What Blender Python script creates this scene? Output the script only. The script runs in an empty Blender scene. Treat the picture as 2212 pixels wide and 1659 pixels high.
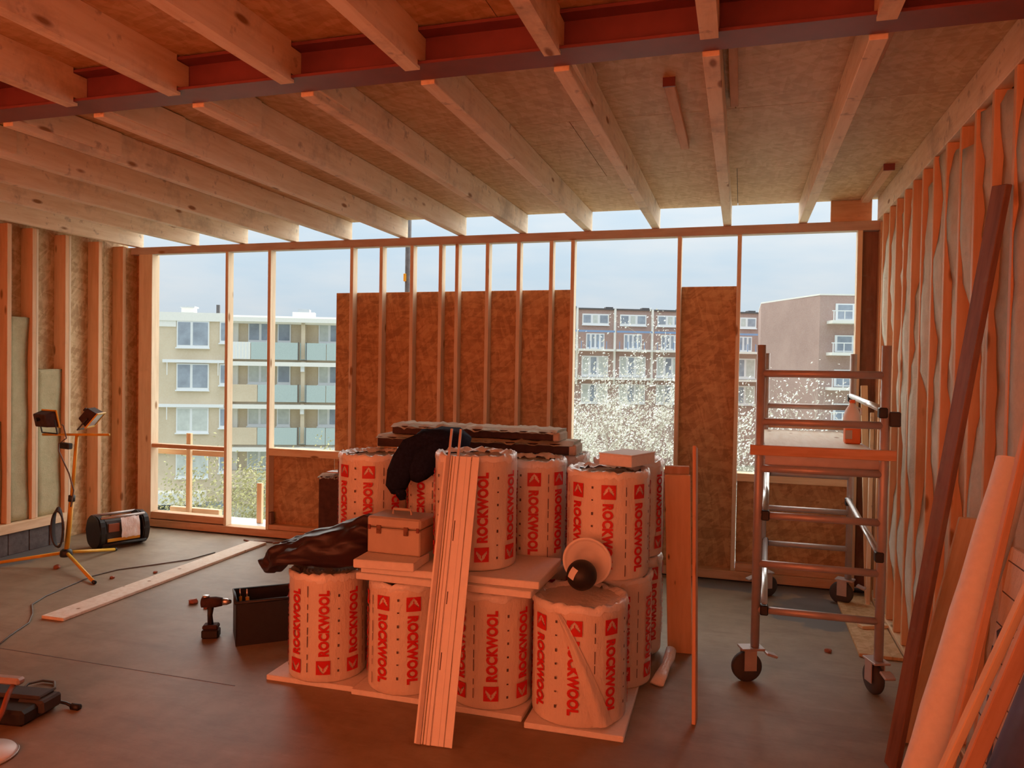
import bpy, bmesh, math, random
from mathutils import Vector, Matrix, noise
random.seed(7)
SC = bpy.context.scene
COL = SC.collection
# ------------------------------------------------------------------ camera
cam_d = bpy.data.cameras.new('camera')
cam_d.sensor_width = 36.0
cam_d.lens = 36.0 * 1641.0 / 2212.0
cam_d.clip_end = 600
cam = bpy.data.objects.new('camera', cam_d)
COL.objects.link(cam)
RM = Matrix(((0.957097, -0.021745, 0.288949), (0.289295, 0.014873, -0.957124), (0.016515, 0.999653, 0.020526)))
cam.matrix_world = Matrix.Translation((0, 0, 1.75)) @ RM.to_4x4()
SC.camera = cam
# ------------------------------------------------------------------ world: bright hazy sky, brighter towards the zenith
SKY = 0.76
wd = bpy.data.worlds.new('sky'); SC.world = wd; wd.use_nodes = True
wn = wd.node_tree; wn.nodes.clear()
def wnode(t, **k):
    n = wn.nodes.new(t)
    for a, b in k.items(): setattr(n, a, b)
    return n
wo = wnode('ShaderNodeOutputWorld'); wb = wnode('ShaderNodeBackground')
wtc = wnode('ShaderNodeTexCoord'); wsep = wnode('ShaderNodeSeparateXYZ')
wn.links.new(wtc.outputs['Generated'], wsep.inputs[0])
wmx = wnode('ShaderNodeMath', operation='MAXIMUM'); wmx.inputs[1].default_value = 0.0
wn.links.new(wsep.outputs[2], wmx.inputs[0])
wml = wnode('ShaderNodeMath', operation='MULTIPLY_ADD'); wml.inputs[1].default_value = 1.6 * SKY; wml.inputs[2].default_value = SKY
wn.links.new(wmx.outputs[0], wml.inputs[0])
wno = wnode('ShaderNodeTexNoise'); wno.inputs['Scale'].default_value = 5.0; wno.inputs['Detail'].default_value = 5.0
wmp = wnode('ShaderNodeMapping'); wmp.inputs['Scale'].default_value = (1, 1, 4)
wn.links.new(wtc.outputs['Generated'], wmp.inputs[0]); wn.links.new(wmp.outputs[0], wno.inputs['Vector'])
wcr = wnode('ShaderNodeValToRGB')
wcr.color_ramp.elements[0].position = 0.35; wcr.color_ramp.elements[0].color = (0.66, 0.81, 0.93, 1)
wcr.color_ramp.elements[1].position = 0.72; wcr.color_ramp.elements[1].color = (0.84, 0.90, 0.94, 1)
wn.links.new(wno.outputs['Fac'], wcr.inputs[0]); wn.links.new(wcr.outputs[0], wb.inputs['Color'])
wn.links.new(wml.outputs[0], wb.inputs['Strength']); wn.links.new(wb.outputs[0], wo.inputs[0])
# ------------------------------------------------------------------ hazy sun over the street side
sun_d = bpy.data.lights.new('sun', 'SUN'); sun_d.energy = 7.4; sun_d.angle = math.radians(150); sun_d.color = (1.0, 0.93, 0.80)
sun = bpy.data.objects.new('sun', sun_d); COL.objects.link(sun)
sun.rotation_euler = Vector((-0.05, -0.92, -0.36)).to_track_quat('-Z', 'Y').to_euler()
# ------------------------------------------------------------------ daylight falling on the outside of the orange tarpaulin at the near end of the room
ar_d = bpy.data.lights.new('daylight_behind_tarpaulin', 'AREA'); ar_d.shape = 'RECTANGLE'
ar_d.size = 6.6; ar_d.size_y = 2.7; ar_d.energy = 260; ar_d.color = (1.0, 0.95, 0.88)
ar = bpy.data.objects.new('daylight_behind_tarpaulin', ar_d); COL.objects.link(ar)
ar.location = (-2.6, -2.0, 1.55); ar.rotation_euler = (math.radians(90), 0, 0)
# ------------------------------------------------------------------ colour management
SC.view_settings.view_transform = 'Standard'; SC.view_settings.look = 'None'
SC.view_settings.gamma = 1.0; SC.view_settings.exposure = 0.0
SC.view_settings.use_curve_mapping = False
SC.cycles.max_bounces = 7; SC.cycles.diffuse_bounces = 5; SC.cycles.glossy_bounces = 4
SC.cycles.transmission_bounces = 4; SC.cycles.transparent_max_bounces = 8
SC.cycles.sample_clamp_indirect = 8.0
SC.cycles.adaptive_threshold = 0.07
# ------------------------------------------------------------------ materials
def mat_new(name):
    m = bpy.data.materials.new(name); m.use_nodes = True
    nt = m.node_tree; b = nt.nodes['Principled BSDF']
    return m, nt, b
def N(nt, t, **k):
    n = nt.nodes.new(t)
    for a, b in k.items():
        if a in n.inputs: n.inputs[a].default_value = b
        else: setattr(n, a, b)
    return n
def ramp(nt, src, stops):
    r = N(nt, 'ShaderNodeValToRGB'); e = r.color_ramp.elements
    while len(e) < len(stops): e.new(0.5)
    for i, (p, c) in enumerate(stops):
        e[i].position = p; e[i].color = (c[0], c[1], c[2], 1) if not isinstance(c, (int, float)) else (c, c, c, 1)
    nt.links.new(src, r.inputs[0]); return r.outputs[0]
def mixc(nt, fac, a, b, mode='MIX'):
    n = N(nt, 'ShaderNodeMixRGB', blend_type=mode)
    for s, v in ((0, fac), (1, a), (2, b)):
        if hasattr(v, 'type') and hasattr(v, 'node'): nt.links.new(v, n.inputs[s])
        elif isinstance(v, (int, float)): n.inputs[s].default_value = v
        else: n.inputs[s].default_value = (v[0], v[1], v[2], 1)
    return n.outputs[0]
def coords(nt, scale=(1, 1, 1), rot=(0, 0, 0), rnd=True):
    tc = N(nt, 'ShaderNodeTexCoord'); mp = N(nt, 'ShaderNodeMapping')
    mp.inputs['Scale'].default_value = scale; mp.inputs['Rotation'].default_value = rot
    if rnd:
        oi = N(nt, 'ShaderNodeObjectInfo'); ad = N(nt, 'ShaderNodeVectorMath', operation='MULTIPLY_ADD')
        ad.inputs[1].default_value = (17.3, 9.1, 23.7)
        nt.links.new(oi.outputs['Random'], ad.inputs[0]); nt.links.new(tc.outputs['Object'], ad.inputs[2])
        nt.links.new(ad.outputs[0], mp.inputs[0])
    else: nt.links.new(tc.outputs['Object'], mp.inputs[0])
    return mp.outputs[0]
def tnoise(nt, vec, scale, detail=4, rough=0.55):
    n = N(nt, 'ShaderNodeTexNoise'); n.inputs['Scale'].default_value = scale
    n.inputs['Detail'].default_value = detail; n.inputs['Roughness'].default_value = rough
    nt.links.new(vec, n.inputs['Vector']); return n.outputs['Fac']
def bump(nt, b, h, strength=0.3, dist=0.01):
    n = N(nt, 'ShaderNodeBump'); n.inputs['Strength'].default_value = strength; n.inputs['Distance'].default_value = dist
    nt.links.new(h, n.inputs['Height']); nt.links.new(n.outputs[0], b.inputs['Normal'])
def plain(name, col, rough=0.6, metal=0.0, var=0.08, scale=14, bmp=0.0, spec=0.5):
    m, nt, b = mat_new(name); v = coords(nt)
    n = tnoise(nt, v, scale)
    c = ramp(nt, n, [(0.3, [x * (1 - var) for x in col]), (0.7, [min(1, x * (1 + var)) for x in col])])
    nt.links.new(c, b.inputs['Base Color']); b.inputs['Roughness'].default_value = rough; b.inputs['Metallic'].default_value = metal
    b.inputs['Specular IOR Level'].default_value = spec
    if bmp: bump(nt, b, tnoise(nt, v, scale * 3), bmp)
    return m
AX = {'x': (1.0, 9, 9), 'y': (9, 1.0, 9), 'z': (9, 9, 1.0)}
def pine(name, axis, light=(0.80, 0.62, 0.40), dark=(0.66, 0.46, 0.26), stain=0.0, rough=0.7, knot=(0.30, 0.15, 0.06), kscale=6.5):
    m, nt, b = mat_new(name)
    v = coords(nt, AX[axis])
    g = tnoise(nt, v, 3.0, 5, 0.6)
    c = ramp(nt, g, [(0.3, dark), (0.6, light)])
    ks = {'x': (0.35, 1, 1), 'y': (1, 0.35, 1), 'z': (1, 1, 0.35)}[axis]
    vk = coords(nt, ks)
    vo = N(nt, 'ShaderNodeTexVoronoi'); vo.inputs['Scale'].default_value = kscale; nt.links.new(vk, vo.inputs['Vector'])
    kf = ramp(nt, vo.outputs['Distance'], [(0.07, 1.0), (0.13, 0.0)])
    c = mixc(nt, kf, c, knot)
    if stain:
        vs = coords(nt, (1, 1, 1)); s = tnoise(nt, vs, 2.3, 6, 0.7)
        sf = ramp(nt, s, [(0.52, 0.0), (0.70, stain)])
        c = mixc(nt, sf, c, (0.25, 0.20, 0.15))
        vs2 = coords(nt, (1, 1, 1)); s2 = tnoise(nt, vs2, 13, 3, 0.6)
        sf2 = ramp(nt, s2, [(0.62, 0.0), (0.72, stain)])
        c = mixc(nt, sf2, c, (0.22, 0.17, 0.13))
    nt.links.new(c, b.inputs['Base Color']); b.inputs['Roughness'].default_value = rough
    bump(nt, b, g, 0.15, 0.004)
    return m
def osb(name, plane, base=(0.47, 0.26, 0.11), hi=(0.58, 0.35, 0.16), lo=(0.34, 0.17, 0.07)):
    m, nt, b = mat_new(name)
    # strand-like cells lying in the sheet plane, three directions overlaid
    cols = []
    for k, ang in enumerate((0.25, 1.5, -0.9)):
        if plane == 'xy': sc, ro = (1, 1, 1), (0, 0, ang)
        elif plane == 'xz': sc, ro = (1, 1, 1), (0, ang, 0)
        else: sc, ro = (1, 1, 1), (ang, 0, 0)
        v = coords(nt, sc, ro)
        st = N(nt, 'ShaderNodeMapping')
        st.inputs['Scale'].default_value = {'xy': (8, 38, 1), 'xz': (38, 1, 8), 'yz': (1, 8, 38)}[plane]
        nt.links.new(v, st.inputs[0])
        vo = N(nt, 'ShaderNodeTexVoronoi'); vo.inputs['Scale'].default_value = 1.0; nt.links.new(st.outputs[0], vo.inputs['Vector'])
        sp = N(nt, 'ShaderNodeSeparateColor'); nt.links.new(vo.outputs['Color'], sp.inputs[0]); cols.append(sp.outputs[0])
    a = N(nt, 'ShaderNodeMath', operation='ADD'); nt.links.new(cols[0], a.inputs[0]); nt.links.new(cols[1], a.inputs[1])
    a2 = N(nt, 'ShaderNodeMath', operation='ADD'); nt.links.new(a.outputs[0], a2.inputs[0]); nt.links.new(cols[2], a2.inputs[1])
    d = N(nt, 'ShaderNodeMath', operation='DIVIDE'); nt.links.new(a2.outputs[0], d.inputs[0]); d.inputs[1].default_value = 3.0
    c = ramp(nt, d.outputs[0], [(0.2, lo), (0.5, base), (0.8, hi)])
    nt.links.new(c, b.inputs['Base Color']); b.inputs['Roughness'].default_value = 0.6
    bump(nt, b, d.outputs[0], 0.25, 0.004)
    return m
M = {}
for a_ in 'xyz':
    M['pine_' + a_] = pine('pine_' + a_, a_)
    M['joist_' + a_] = pine('weathered_pine_' + a_, a_, (0.84, 0.73, 0.56), (0.72, 0.58, 0.40), 0.5)
    M['redwood_' + a_] = pine('reddish_pine_' + a_, a_, (0.66, 0.40, 0.24), (0.54, 0.30, 0.16), 0.2)
    M['plate_' + a_] = pine('mauve_pine_' + a_, a_, (0.50, 0.40, 0.33), (0.42, 0.31, 0.24), 0.1)
    M['warm_' + a_] = pine('warm_pine_' + a_, a_, (0.72, 0.46, 0.27), (0.62, 0.37, 0.20), 0.1)
    M['stud_' + a_] = pine('pale_stud_' + a_, a_, (0.74, 0.60, 0.43), (0.64, 0.49, 0.33), 0.08)
    M['oldwood_' + a_] = pine('old_dark_wood_' + a_, a_, (0.24, 0.12, 0.08), (0.15, 0.07, 0.05), 0.5)
M['osb_xy'] = osb('osb_sheet_flat', 'xy', (0.57, 0.37, 0.18), (0.66, 0.46, 0.25), (0.48, 0.29, 0.13))
M['osb_xz'] = osb('osb_sheet_back', 'xz')
M['osb_yz'] = osb('osb_sheet_side', 'yz', (0.60, 0.41, 0.22), (0.72, 0.53, 0.31), (0.46, 0.28, 0.13))
M['steel'] = plain('red_oxide_steel', (0.20, 0.05, 0.05), 0.5, 0.0, 0.15, 6)
M['zinc'] = plain('zinc_trim', (0.55, 0.58, 0.60), 0.45, 0.3, 0.05)
M['alu'] = plain('aluminium', (0.72, 0.72, 0.73), 0.30, 0.9, 0.05)
M['alu_dull'] = plain('painted_tube', (0.46, 0.40, 0.38), 0.45, 0.35, 0.08)
M['white'] = plain('white_plastic', (0.82, 0.81, 0.79), 0.4, 0, 0.03)
M['foam'] = plain('white_foam', (0.80, 0.79, 0.77), 0.8, 0, 0.04, 40, 0.1)
M['black'] = plain('black_plastic', (0.018, 0.017, 0.018), 0.5, 0, 0.2, 20, 0.05)
M['rubber'] = plain('dark_rubber', (0.05, 0.045, 0.045), 0.7)
M['yellow'] = plain('yellow_paint', (0.78, 0.42, 0.03), 0.4, 0, 0.06)
M['red'] = plain('red_paint', (0.55, 0.05, 0.03), 0.4)
M['orange'] = plain('orange_card', (0.85, 0.20, 0.05), 0.5)
M['print'] = plain('red_print', (0.62, 0.012, 0.008), 0.5, 0, 0.04)
M['ink'] = plain('dark_print', (0.10, 0.07, 0.07), 0.6)
M['navy'] = plain('navy_cloth', (0.012, 0.016, 0.035), 0.95, 0, 0.3, 60, 0.25, 0.15)
M['bagfilm'] = plain('dark_bag_film', (0.036, 0.015, 0.018), 0.46, 0, 0.3, 5, 0.2)
M['slabface'] = plain('dark_slab_facing', (0.055, 0.028, 0.025), 0.85, 0, 0.3, 25)
M['dark_stone'] = plain('dark_stone', (0.11, 0.10, 0.10), 0.75, 0, 0.3, 18, 0.2)
M['olive'] = plain('olive_grip', (0.22, 0.15, 0.02), 0.6)
M['groove'] = plain('dull_grey_profile', (0.42, 0.38, 0.36), 0.5, 0.3)
M['knotty'] = pine('knotty_pine', 'z', (0.86, 0.52, 0.28), (0.76, 0.43, 0.22), 0.0, 0.6, (0.12, 0.05, 0.02), 13.0)
M['navysheet'] = plain('navy_sheet', (0.05, 0.07, 0.16), 0.4, 0, 0.5, 6)
M['hose'] = plain('brown_hose', (0.30, 0.10, 0.05), 0.5)
M['cable'] = plain('grey_cable', (0.16, 0.14, 0.12), 0.6)
M['plank_white'] = pine('pale_plank', 'y', (0.86, 0.78, 0.66), (0.76, 0.64, 0.50), 0.15)
M['case'] = plain('pale_case_metal', (0.50, 0.43, 0.36), 0.45, 0.1, 0.05)
M['bluebin'] = plain('dark_blue_handle', (0.03, 0.04, 0.12), 0.4)
def wool_mat(name, a, b_):
    m, nt, b = mat_new(name); v = coords(nt, (1, 1, 1)); n = tnoise(nt, v, 9, 8, 0.75)
    c = ramp(nt, n, [(0.25, a), (0.7, b_)]); nt.links.new(c, b.inputs['Base Color']); b.inputs['Roughness'].default_value = 1.0
    b.inputs['Specular IOR Level'].default_value = 0.1
    bump(nt, b, tnoise(nt, v, 60, 6, 0.8), 0.6, 0.01); return m
M['wool'] = wool_mat('mineral_wool', (0.58, 0.55, 0.45), (0.78, 0.74, 0.64))
M['wool_olive'] = wool_mat('olive_mineral_wool', (0.40, 0.38, 0.23), (0.56, 0.53, 0.35))
M['wool_top'] = wool_mat('roll_end_wool', (0.40, 0.34, 0.26), (0.62, 0.55, 0.46))
def film_mat(name, col, rough, alpha_mix=0.0):
    m, nt, b = mat_new(name); v = coords(nt, (1, 1, 0.45)); n = tnoise(nt, v, 5, 5, 0.6)
    c = ramp(nt, n, [(0.3, [x * 0.90 for x in col]), (0.7, col)]); nt.links.new(c, b.inputs['Base Color'])
    b.inputs['Roughness'].default_value = rough; bump(nt, b, tnoise(nt, v, 12, 5, 0.6), 0.6, 0.025); return m
M['wrap'] = film_mat('printed_film_wrap', (0.80, 0.73, 0.66), 0.32)
M['film'] = film_mat('crumpled_clear_film', (0.90, 0.89, 0.88), 0.2)
def floor_mat():
    m, nt, b = mat_new('concrete_screed'); v = coords(nt, (1, 1, 1), rnd=False)
    a = tnoise(nt, v, 0.9, 8, 0.65); f = tnoise(nt, v, 7, 8, 0.7); w = tnoise(nt, v, 3.0, 3, 0.5)
    c = ramp(nt, a, [(0.32, (0.205, 0.150, 0.098)), (0.5, (0.29, 0.222, 0.148)), (0.68, (0.36, 0.285, 0.198))])
    c = mixc(nt, ramp(nt, f, [(0.45, 0.0), (0.75, 0.5)]), c, (0.17, 0.125, 0.085))
    vst = coords(nt, (0.5, 2.2, 1), (0, 0, 0.5), rnd=False); st = tnoise(nt, vst, 2.2, 7, 0.7)
    c = mixc(nt, ramp(nt, st, [(0.52, 0.0), (0.66, 0.45)]), c, (0.16, 0.105, 0.07))
    c = mixc(nt, ramp(nt, st, [(0.30, 0.35), (0.42, 0.0)]), c, (0.42, 0.35, 0.27))
    # grey damp patch beside the scaffold tower and along the rear wall, ragged edge
    tc = N(nt, 'ShaderNodeTexCoord')
    def blob(cx, cy, sx, sy):
        mp = N(nt, 'ShaderNodeMapping'); mp.inputs['Location'].default_value = (-cx / sx, -cy / sy, 0); mp.inputs['Scale'].default_value = (1 / sx, 1 / sy, 0)
        nt.links.new(tc.outputs['Object'], mp.inputs[0]); l = N(nt, 'ShaderNodeVectorMath', operation='LENGTH'); nt.links.new(mp.outputs[0], l.inputs[0])
        ad = N(nt, 'ShaderNodeMath', operation='MULTIPLY_ADD'); nt.links.new(w, ad.inputs[0]); ad.inputs[1].default_value = 0.9; nt.links.new(l.outputs['Value'], ad.inputs[2])
        return ramp(nt, ad.outputs[0], [(0.0, 1.0), (0.9, 1.0), (0.98, 0.0)])
    for q in ((0.62, 5.95, 0.75, 0.75), (0.2, 6.55, 1.6, 0.5), (-6.15, 5.0, 0.55, 1.2)):
        c = mixc(nt, blob(*q), c, (0.13, 0.125, 0.12))
    nt.links.new(c, b.inputs['Base Color']); b.inputs['Roughness'].default_value = 0.55
    bump(nt, b, f, 0.12, 0.01); return m
M['floor'] = floor_mat()
def tarp_mat():
    m, nt, b = mat_new('orange_tarpaulin'); nt.nodes.remove(b); out = nt.nodes['Material Output']
    tr = N(nt, 'ShaderNodeBsdfTranslucent'); tr.inputs[0].default_value = (0.95, 0.20, 0.075, 1)
    df = N(nt, 'ShaderNodeBsdfDiffuse'); df.inputs[0].default_value = (0.75, 0.20, 0.07, 1)
    ad = N(nt, 'ShaderNodeMixShader'); ad.inputs[0].default_value = 0.25
    nt.links.new(tr.outputs[0], ad.inputs[1]); nt.links.new(df.outputs[0], ad.inputs[2]); nt.links.new(ad.outputs[0], out.inputs[0]); return m
M['tarp'] = tarp_mat()
def brick_mat(name, c1, c2, mortar, scale):
    m, nt, b = mat_new(name); v = coords(nt, (1, 1, 1), rnd=False)
    n = tnoise(nt, v, 0.35, 6, 0.6); n2 = tnoise(nt, v, 9, 3, 0.5)
    c = ramp(nt, n, [(0.3, c1), (0.7, c2)]); c = mixc(nt, ramp(nt, n2, [(0.4, 0.0), (0.7, 0.25)]), c, mortar)
    nt.links.new(c, b.inputs['Base Color']); b.inputs['Roughness'].default_value = 0.9; return m
M['beigebrick'] = brick_mat('beige_brick', (0.60, 0.48, 0.33), (0.72, 0.60, 0.44), (0.74, 0.67, 0.55), 1)
M['redbrick'] = brick_mat('red_brown_brick', (0.40, 0.26, 0.22), (0.50, 0.34, 0.29), (0.55, 0.46, 0.42), 1)
M['palepaint'] = plain('pale_paint', (0.84, 0.82, 0.76), 0.6, 0, 0.03)
M['winframe'] = plain('white_window_frame', (0.82, 0.83, 0.83), 0.4, 0, 0.02)
M['pane'] = plain('window_pane', (0.33, 0.37, 0.43), 0.08, 0, 0.25, 0.8)
M['curtain'] = plain('curtained_pane', (0.58, 0.61, 0.57), 0.3, 0, 0.12, 2.0)
M['balglass'] = plain('green_balcony_panel', (0.46, 0.55, 0.53), 0.25, 0, 0.05)
M['bluerail'] = plain('blue_rail', (0.24, 0.36, 0.58), 0.5)
M['street'] = plain('street_ground', (0.36, 0.37, 0.28), 0.9, 0, 0.25, 0.3)
M['bark'] = plain('grey_bark', (0.50, 0.45, 0.37), 0.9, 0, 0.2)
M['blossom'] = plain('white_blossom', (0.84, 0.82, 0.74), 0.8, 0, 0.1, 3)
M['willow'] = plain('yellow_green_leaf', (0.46, 0.44, 0.22), 0.8, 0, 0.25, 3)
# ------------------------------------------------------------------ builders
def link(o, parent=None):
    COL.objects.link(o)
    if parent is not None: o.parent = parent
    return o
def tag(o, label=None, cat=None, group=None, kind=None):
    for k, v in (('label', label), ('category', cat), ('group', group), ('kind', kind)):
        if v: o[k] = v
    return o
def empty(name, loc=(0, 0, 0), rz=0.0, label=None, cat=None, group=None, kind=None):
    o = bpy.data.objects.new(name, None); o.empty_display_size = 0.1
    o.location = loc; o.rotation_euler = (0, 0, rz); link(o); return tag(o, label, cat, group, kind)
def obj(name, bm, mat, parent=None, loc=(0, 0, 0), smooth=False, rot=None):
    me = bpy.data.meshes.new(name); bm.normal_update(); bm.to_mesh(me); bm.free()
    if isinstance(mat, (list, tuple)):
        for q in mat: me.materials.append(M[q])
    else: me.materials.append(M[mat])
    if smooth:
        for p in me.polygons: p.use_smooth = True
    o = bpy.data.objects.new(name, me); o.location = loc
    if rot: o.rotation_euler = rot
    return link(o, parent)
def cube(bm, lo, hi, bev=0.0, mtx=None):
    c = [(a + b) / 2 for a, b in zip(lo, hi)]; s = [abs(b - a) for a, b in zip(lo, hi)]
    r = bmesh.ops.create_cube(bm, size=1.0); vs = r['verts']
    for v in vs: v.co = Vector((v.co.x * s[0] + c[0], v.co.y * s[1] + c[1], v.co.z * s[2] + c[2]))
    if bev > 0:
        es = list({e for v in vs for e in v.link_edges})
        rb = bmesh.ops.bevel(bm, geom=es, offset=min(bev, min(s) * 0.4), segments=1, affect='EDGES', profile=0.5)
        vs = list({v for f in rb['faces'] for v in f.verts} | {v for v in vs if v.is_valid})
    if mtx is not None:
        for v in vs: v.co = mtx @ v.co
    return vs
_cache = {}
def box(name, lo, hi, mat, parent=None, bev=0.003, rot=None):
    c = tuple((a + b) / 2 for a, b in zip(lo, hi)); s = tuple(round(abs(b - a), 4) for a, b in zip(lo, hi))
    key = (s, mat, bev)
    if key not in _cache:
        bm = bmesh.new(); cube(bm, [-x / 2 for x in s], [x / 2 for x in s], bev)
        me = bpy.data.meshes.new(name); bm.normal_update(); bm.to_mesh(me); bm.free(); me.materials.append(M[mat]); _cache[key] = me
    o = bpy.data.objects.new(name, _cache[key]); o.location = c
    if rot: o.rotation_euler = rot
    return link(o, parent)
def tube(bm, pts, r, n=10, cap=True):
    pts = [Vector(p) for p in pts]; rs = r if isinstance(r, (list, tuple)) else [r] * len(pts); rings = []
    up = None
    for i, p in enumerate(pts):
        d = (pts[min(i + 1, len(pts) - 1)] - pts[max(i - 1, 0)]).normalized()
        if up is None: up = Vector((0, 0, 1)) if abs(d.z) < 0.9 else Vector((1, 0, 0))
        a = d.cross(up)
        if a.length < 1e-4: a = d.orthogonal()
        a.normalize(); b = a.cross(d).normalized(); up = b
        rings.append([bm.verts.new(p + (a * math.cos(t) + b * math.sin(t)) * rs[i]) for t in (2 * math.pi * k / n for k in range(n))])
    for q in range(len(rings) - 1):
        for k in range(n): bm.faces.new((rings[q][k], rings[q][(k + 1) % n], rings[q + 1][(k + 1) % n], rings[q + 1][k]))
    if cap:
        bm.faces.new(rings[0][::-1]); bm.faces.new(rings[-1])
    return rings
def lathe(bm, prof, n=24, mtx=None, close=True):
    rings = []
    for r, z in prof:
        rings.append([bm.verts.new((r * math.cos(2 * math.pi * k / n), r * math.sin(2 * math.pi * k / n), z)) for k in range(n)])
    for q in range(len(rings) - 1):
        for k in range(n): bm.faces.new((rings[q][k], rings[q][(k + 1) % n], rings[q + 1][(k + 1) % n], rings[q + 1][k]))
    if close: bm.faces.new(rings[0][::-1]); bm.faces.new(rings[-1])
    if mtx is not None:
        for rg in rings:
            for v in rg: v.co = mtx @ v.co
    return rings
def sheet(bm, fn, nu, nv):
    g = [[bm.verts.new(fn(i / nu, j / nv)) for j in range(nv + 1)] for i in range(nu + 1)]
    for i in range(nu):
        for j in range(nv): bm.faces.new((g[i][j], g[i + 1][j], g[i + 1][j + 1], g[i][j + 1]))
    return g
def plank(name, top, bot, wdir, w, t, mat, parent=None, bev=0.003):
    """board whose long axis runs bot->top, wide side along wdir, thickness t"""
    top, bot = Vector(top), Vector(bot); L = (top - bot).length; z = (top - bot).normalized()
    x = Vector(wdir); x = (x - z * x.dot(z)).normalized(); y = z.cross(x)
    bm = bmesh.new(); cube(bm, (-w / 2, -t / 2, 0), (w / 2, t / 2, L), bev)
    o = obj(name, bm, mat, parent)
    o.matrix_world = Matrix.Translation(bot) @ Matrix((x, y, z)).transposed().to_4x4()
    return o
def nz(p, s=1.0, seed=0.0):
    return noise.noise(Vector((p[0] * s + seed * 3.7, p[1] * s - seed * 1.9, p[2] * s + seed * 5.1)))
ORD = ['first', 'second', 'third', 'fourth', 'fifth', 'sixth', 'seventh', 'eighth', 'ninth', 'tenth', 'eleventh', 'twelfth', 'thirteenth', 'fourteenth', 'fifteenth']
# =================================================================== STRUCTURE
bm = bmesh.new(); cube(bm, (-6.65, -3.4, -0.14), (1.35, 6.72, 0.0))
tag(obj('floor', bm, 'floor'), kind='structure')
box('screed_joint', (-6.2, 3.49, 0.0), (-2.6, 3.496, 0.0015), 'cable', bpy.data.objects['floor'], 0)
# ---- ceiling: OSB sheets on joists
ceil = empty('ceiling', kind='structure')
ZJ, ZC = 2.97, 3.145
xs = [-6.45, -4.62, -2.79, -0.96, 1.15]
for j, (y0, y1) in enumerate([(-3.3, -1.99), (-1.99, -0.75), (-0.75, 0.49), (0.49, 1.73), (1.73, 2.97), (2.97, 4.21), (4.21, 5.45), (5.45, 6.66)]):
    xx = [-6.45] + [x + (0.9 if j % 2 else 0.0) for x in xs[1:-1]] + [1.15]
    for i in range(len(xx) - 1):
        box('osb_sheet', (xx[i] + 0.002, y0 + 0.002, ZC), (xx[i + 1] - 0.002, y1 - 0.002, ZC + 0.018), 'osb_xy', ceil, 0)
box('roof_deck', (-6.6, -3.45, ZC + 0.02), (1.3, 6.66, ZC + 0.14), 'black', ceil, 0)
JX = [-3.725 + 0.592 * k for k in range(-4, 8)]
for k, x in enumerate(JX):
    if k == 0: x = -6.21
    box('joist', (x, 3.052, ZJ), (x + 0.066, 6.655, ZC - 0.001), 'joist_y' if k % 2 else 'joist_y', ceil, 0.003)
    bm = bmesh.new()
    cube(bm, (x + 0.0, -3.3, ZJ), (x + 0.066, 2.872, ZC - 0.001)); cube(bm, (x + 0.0, 2.872, 3.004), (x + 0.066, 2.95, 3.118)); cube(bm, (x + 0.0, 2.872, ZJ), (x + 0.066, 2.896, 2.983))
    o = obj('joist', bm, 'joist_y', ceil)
for k in (3, 4, 5, 6, 7, 9):      # sister boards nailed against some joists at the beam
    x = JX[k]; box('joist_cleat', (x + 0.0665, 3.06, ZJ + 0.03), (x + 0.085, 3.06 + [0.42, 0.55, 0.7, 0.5, 0.9, 0.3][(k * 5) % 6], ZC - 0.005), 'joist_y', ceil, 0.002)
box('rim_joist', (1.0, -3.3, 2.965), (1.066, 6.60, ZC - 0.001), 'joist_y', ceil)
for lo, hi in (((-0.385, 3.70, 3.105), (-0.335, 4.77, ZC)), ((-0.085, 3.07, 3.105), (-0.045, 4.07, ZC)), ((0.505, 3.07, 3.10), (0.55, 3.75, ZC)), ((0.875, 5.56, 3.105), (0.935, 6.58, ZC))):
    box('ceiling_batten', lo, hi, 'redwood_y', ceil)
    box('batten_bracket', (lo[0] - 0.004, lo[1] - 0.012, lo[2] - 0.004), (hi[0] + 0.004, lo[1], ZC), 'steel', ceil, 0)
# ---- steel beam
bm = bmesh.new()
cube(bm, (-6.5, 2.875, 2.985), (1.2, 3.04, 2.998), 0.002); cube(bm, (-6.5, 2.953, 2.998), (1.2, 2.962, 3.122)); cube(bm, (-6.5, 2.875, 3.122), (1.2, 3.04, 3.136), 0.002)
tag(obj('steel_beam', bm, 'steel'), 'dark red primed steel beam crossing under the ceiling between the joists', 'beam')
# ---- rear wall
wb_ = empty('wall_back', kind='structure')
Y0, Y1 = 6.60, 6.69
box('top_plate', (-6.30, Y0, 2.893), (1.06, Y1, 2.968), 'plate_x', wb_)
box('bottom_plate', (-6.16, Y0 - 0.015, 0.012), (0.90, Y1 + 0.02, 0.085), 'redwood_x', wb_)
box('osb_panel', (-6.41, Y1 + 0.001, 0.0), (-5.99, Y1 + 0.016, 2.96), 'osb_xz', wb_, 0)
box('osb_panel', (-6.275, 6.526, 0.0), (-6.262, 6.688, 2.96), 'osb_yz', wb_, 0)
box('corner_post', (-6.156, Y0, 0.085), (-5.985, Y1 + 0.02, 2.893), 'stud_z', wb_)
STX = [-5.072, -4.570, -3.650, -3.336, -3.017, -2.726, -2.562, -2.265, -1.967, -1.664, -1.468, -0.543, -0.055]
for x in STX: box('stud', (x, Y0, 0.085), (x + 0.034, Y1, 2.893), 'stud_z', wb_)
box('stud', (0.862, Y0, 0.085), (0.900, Y1, 2.893), 'stud_z', wb_)
P0, P1 = 6.691, 6.706
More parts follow.
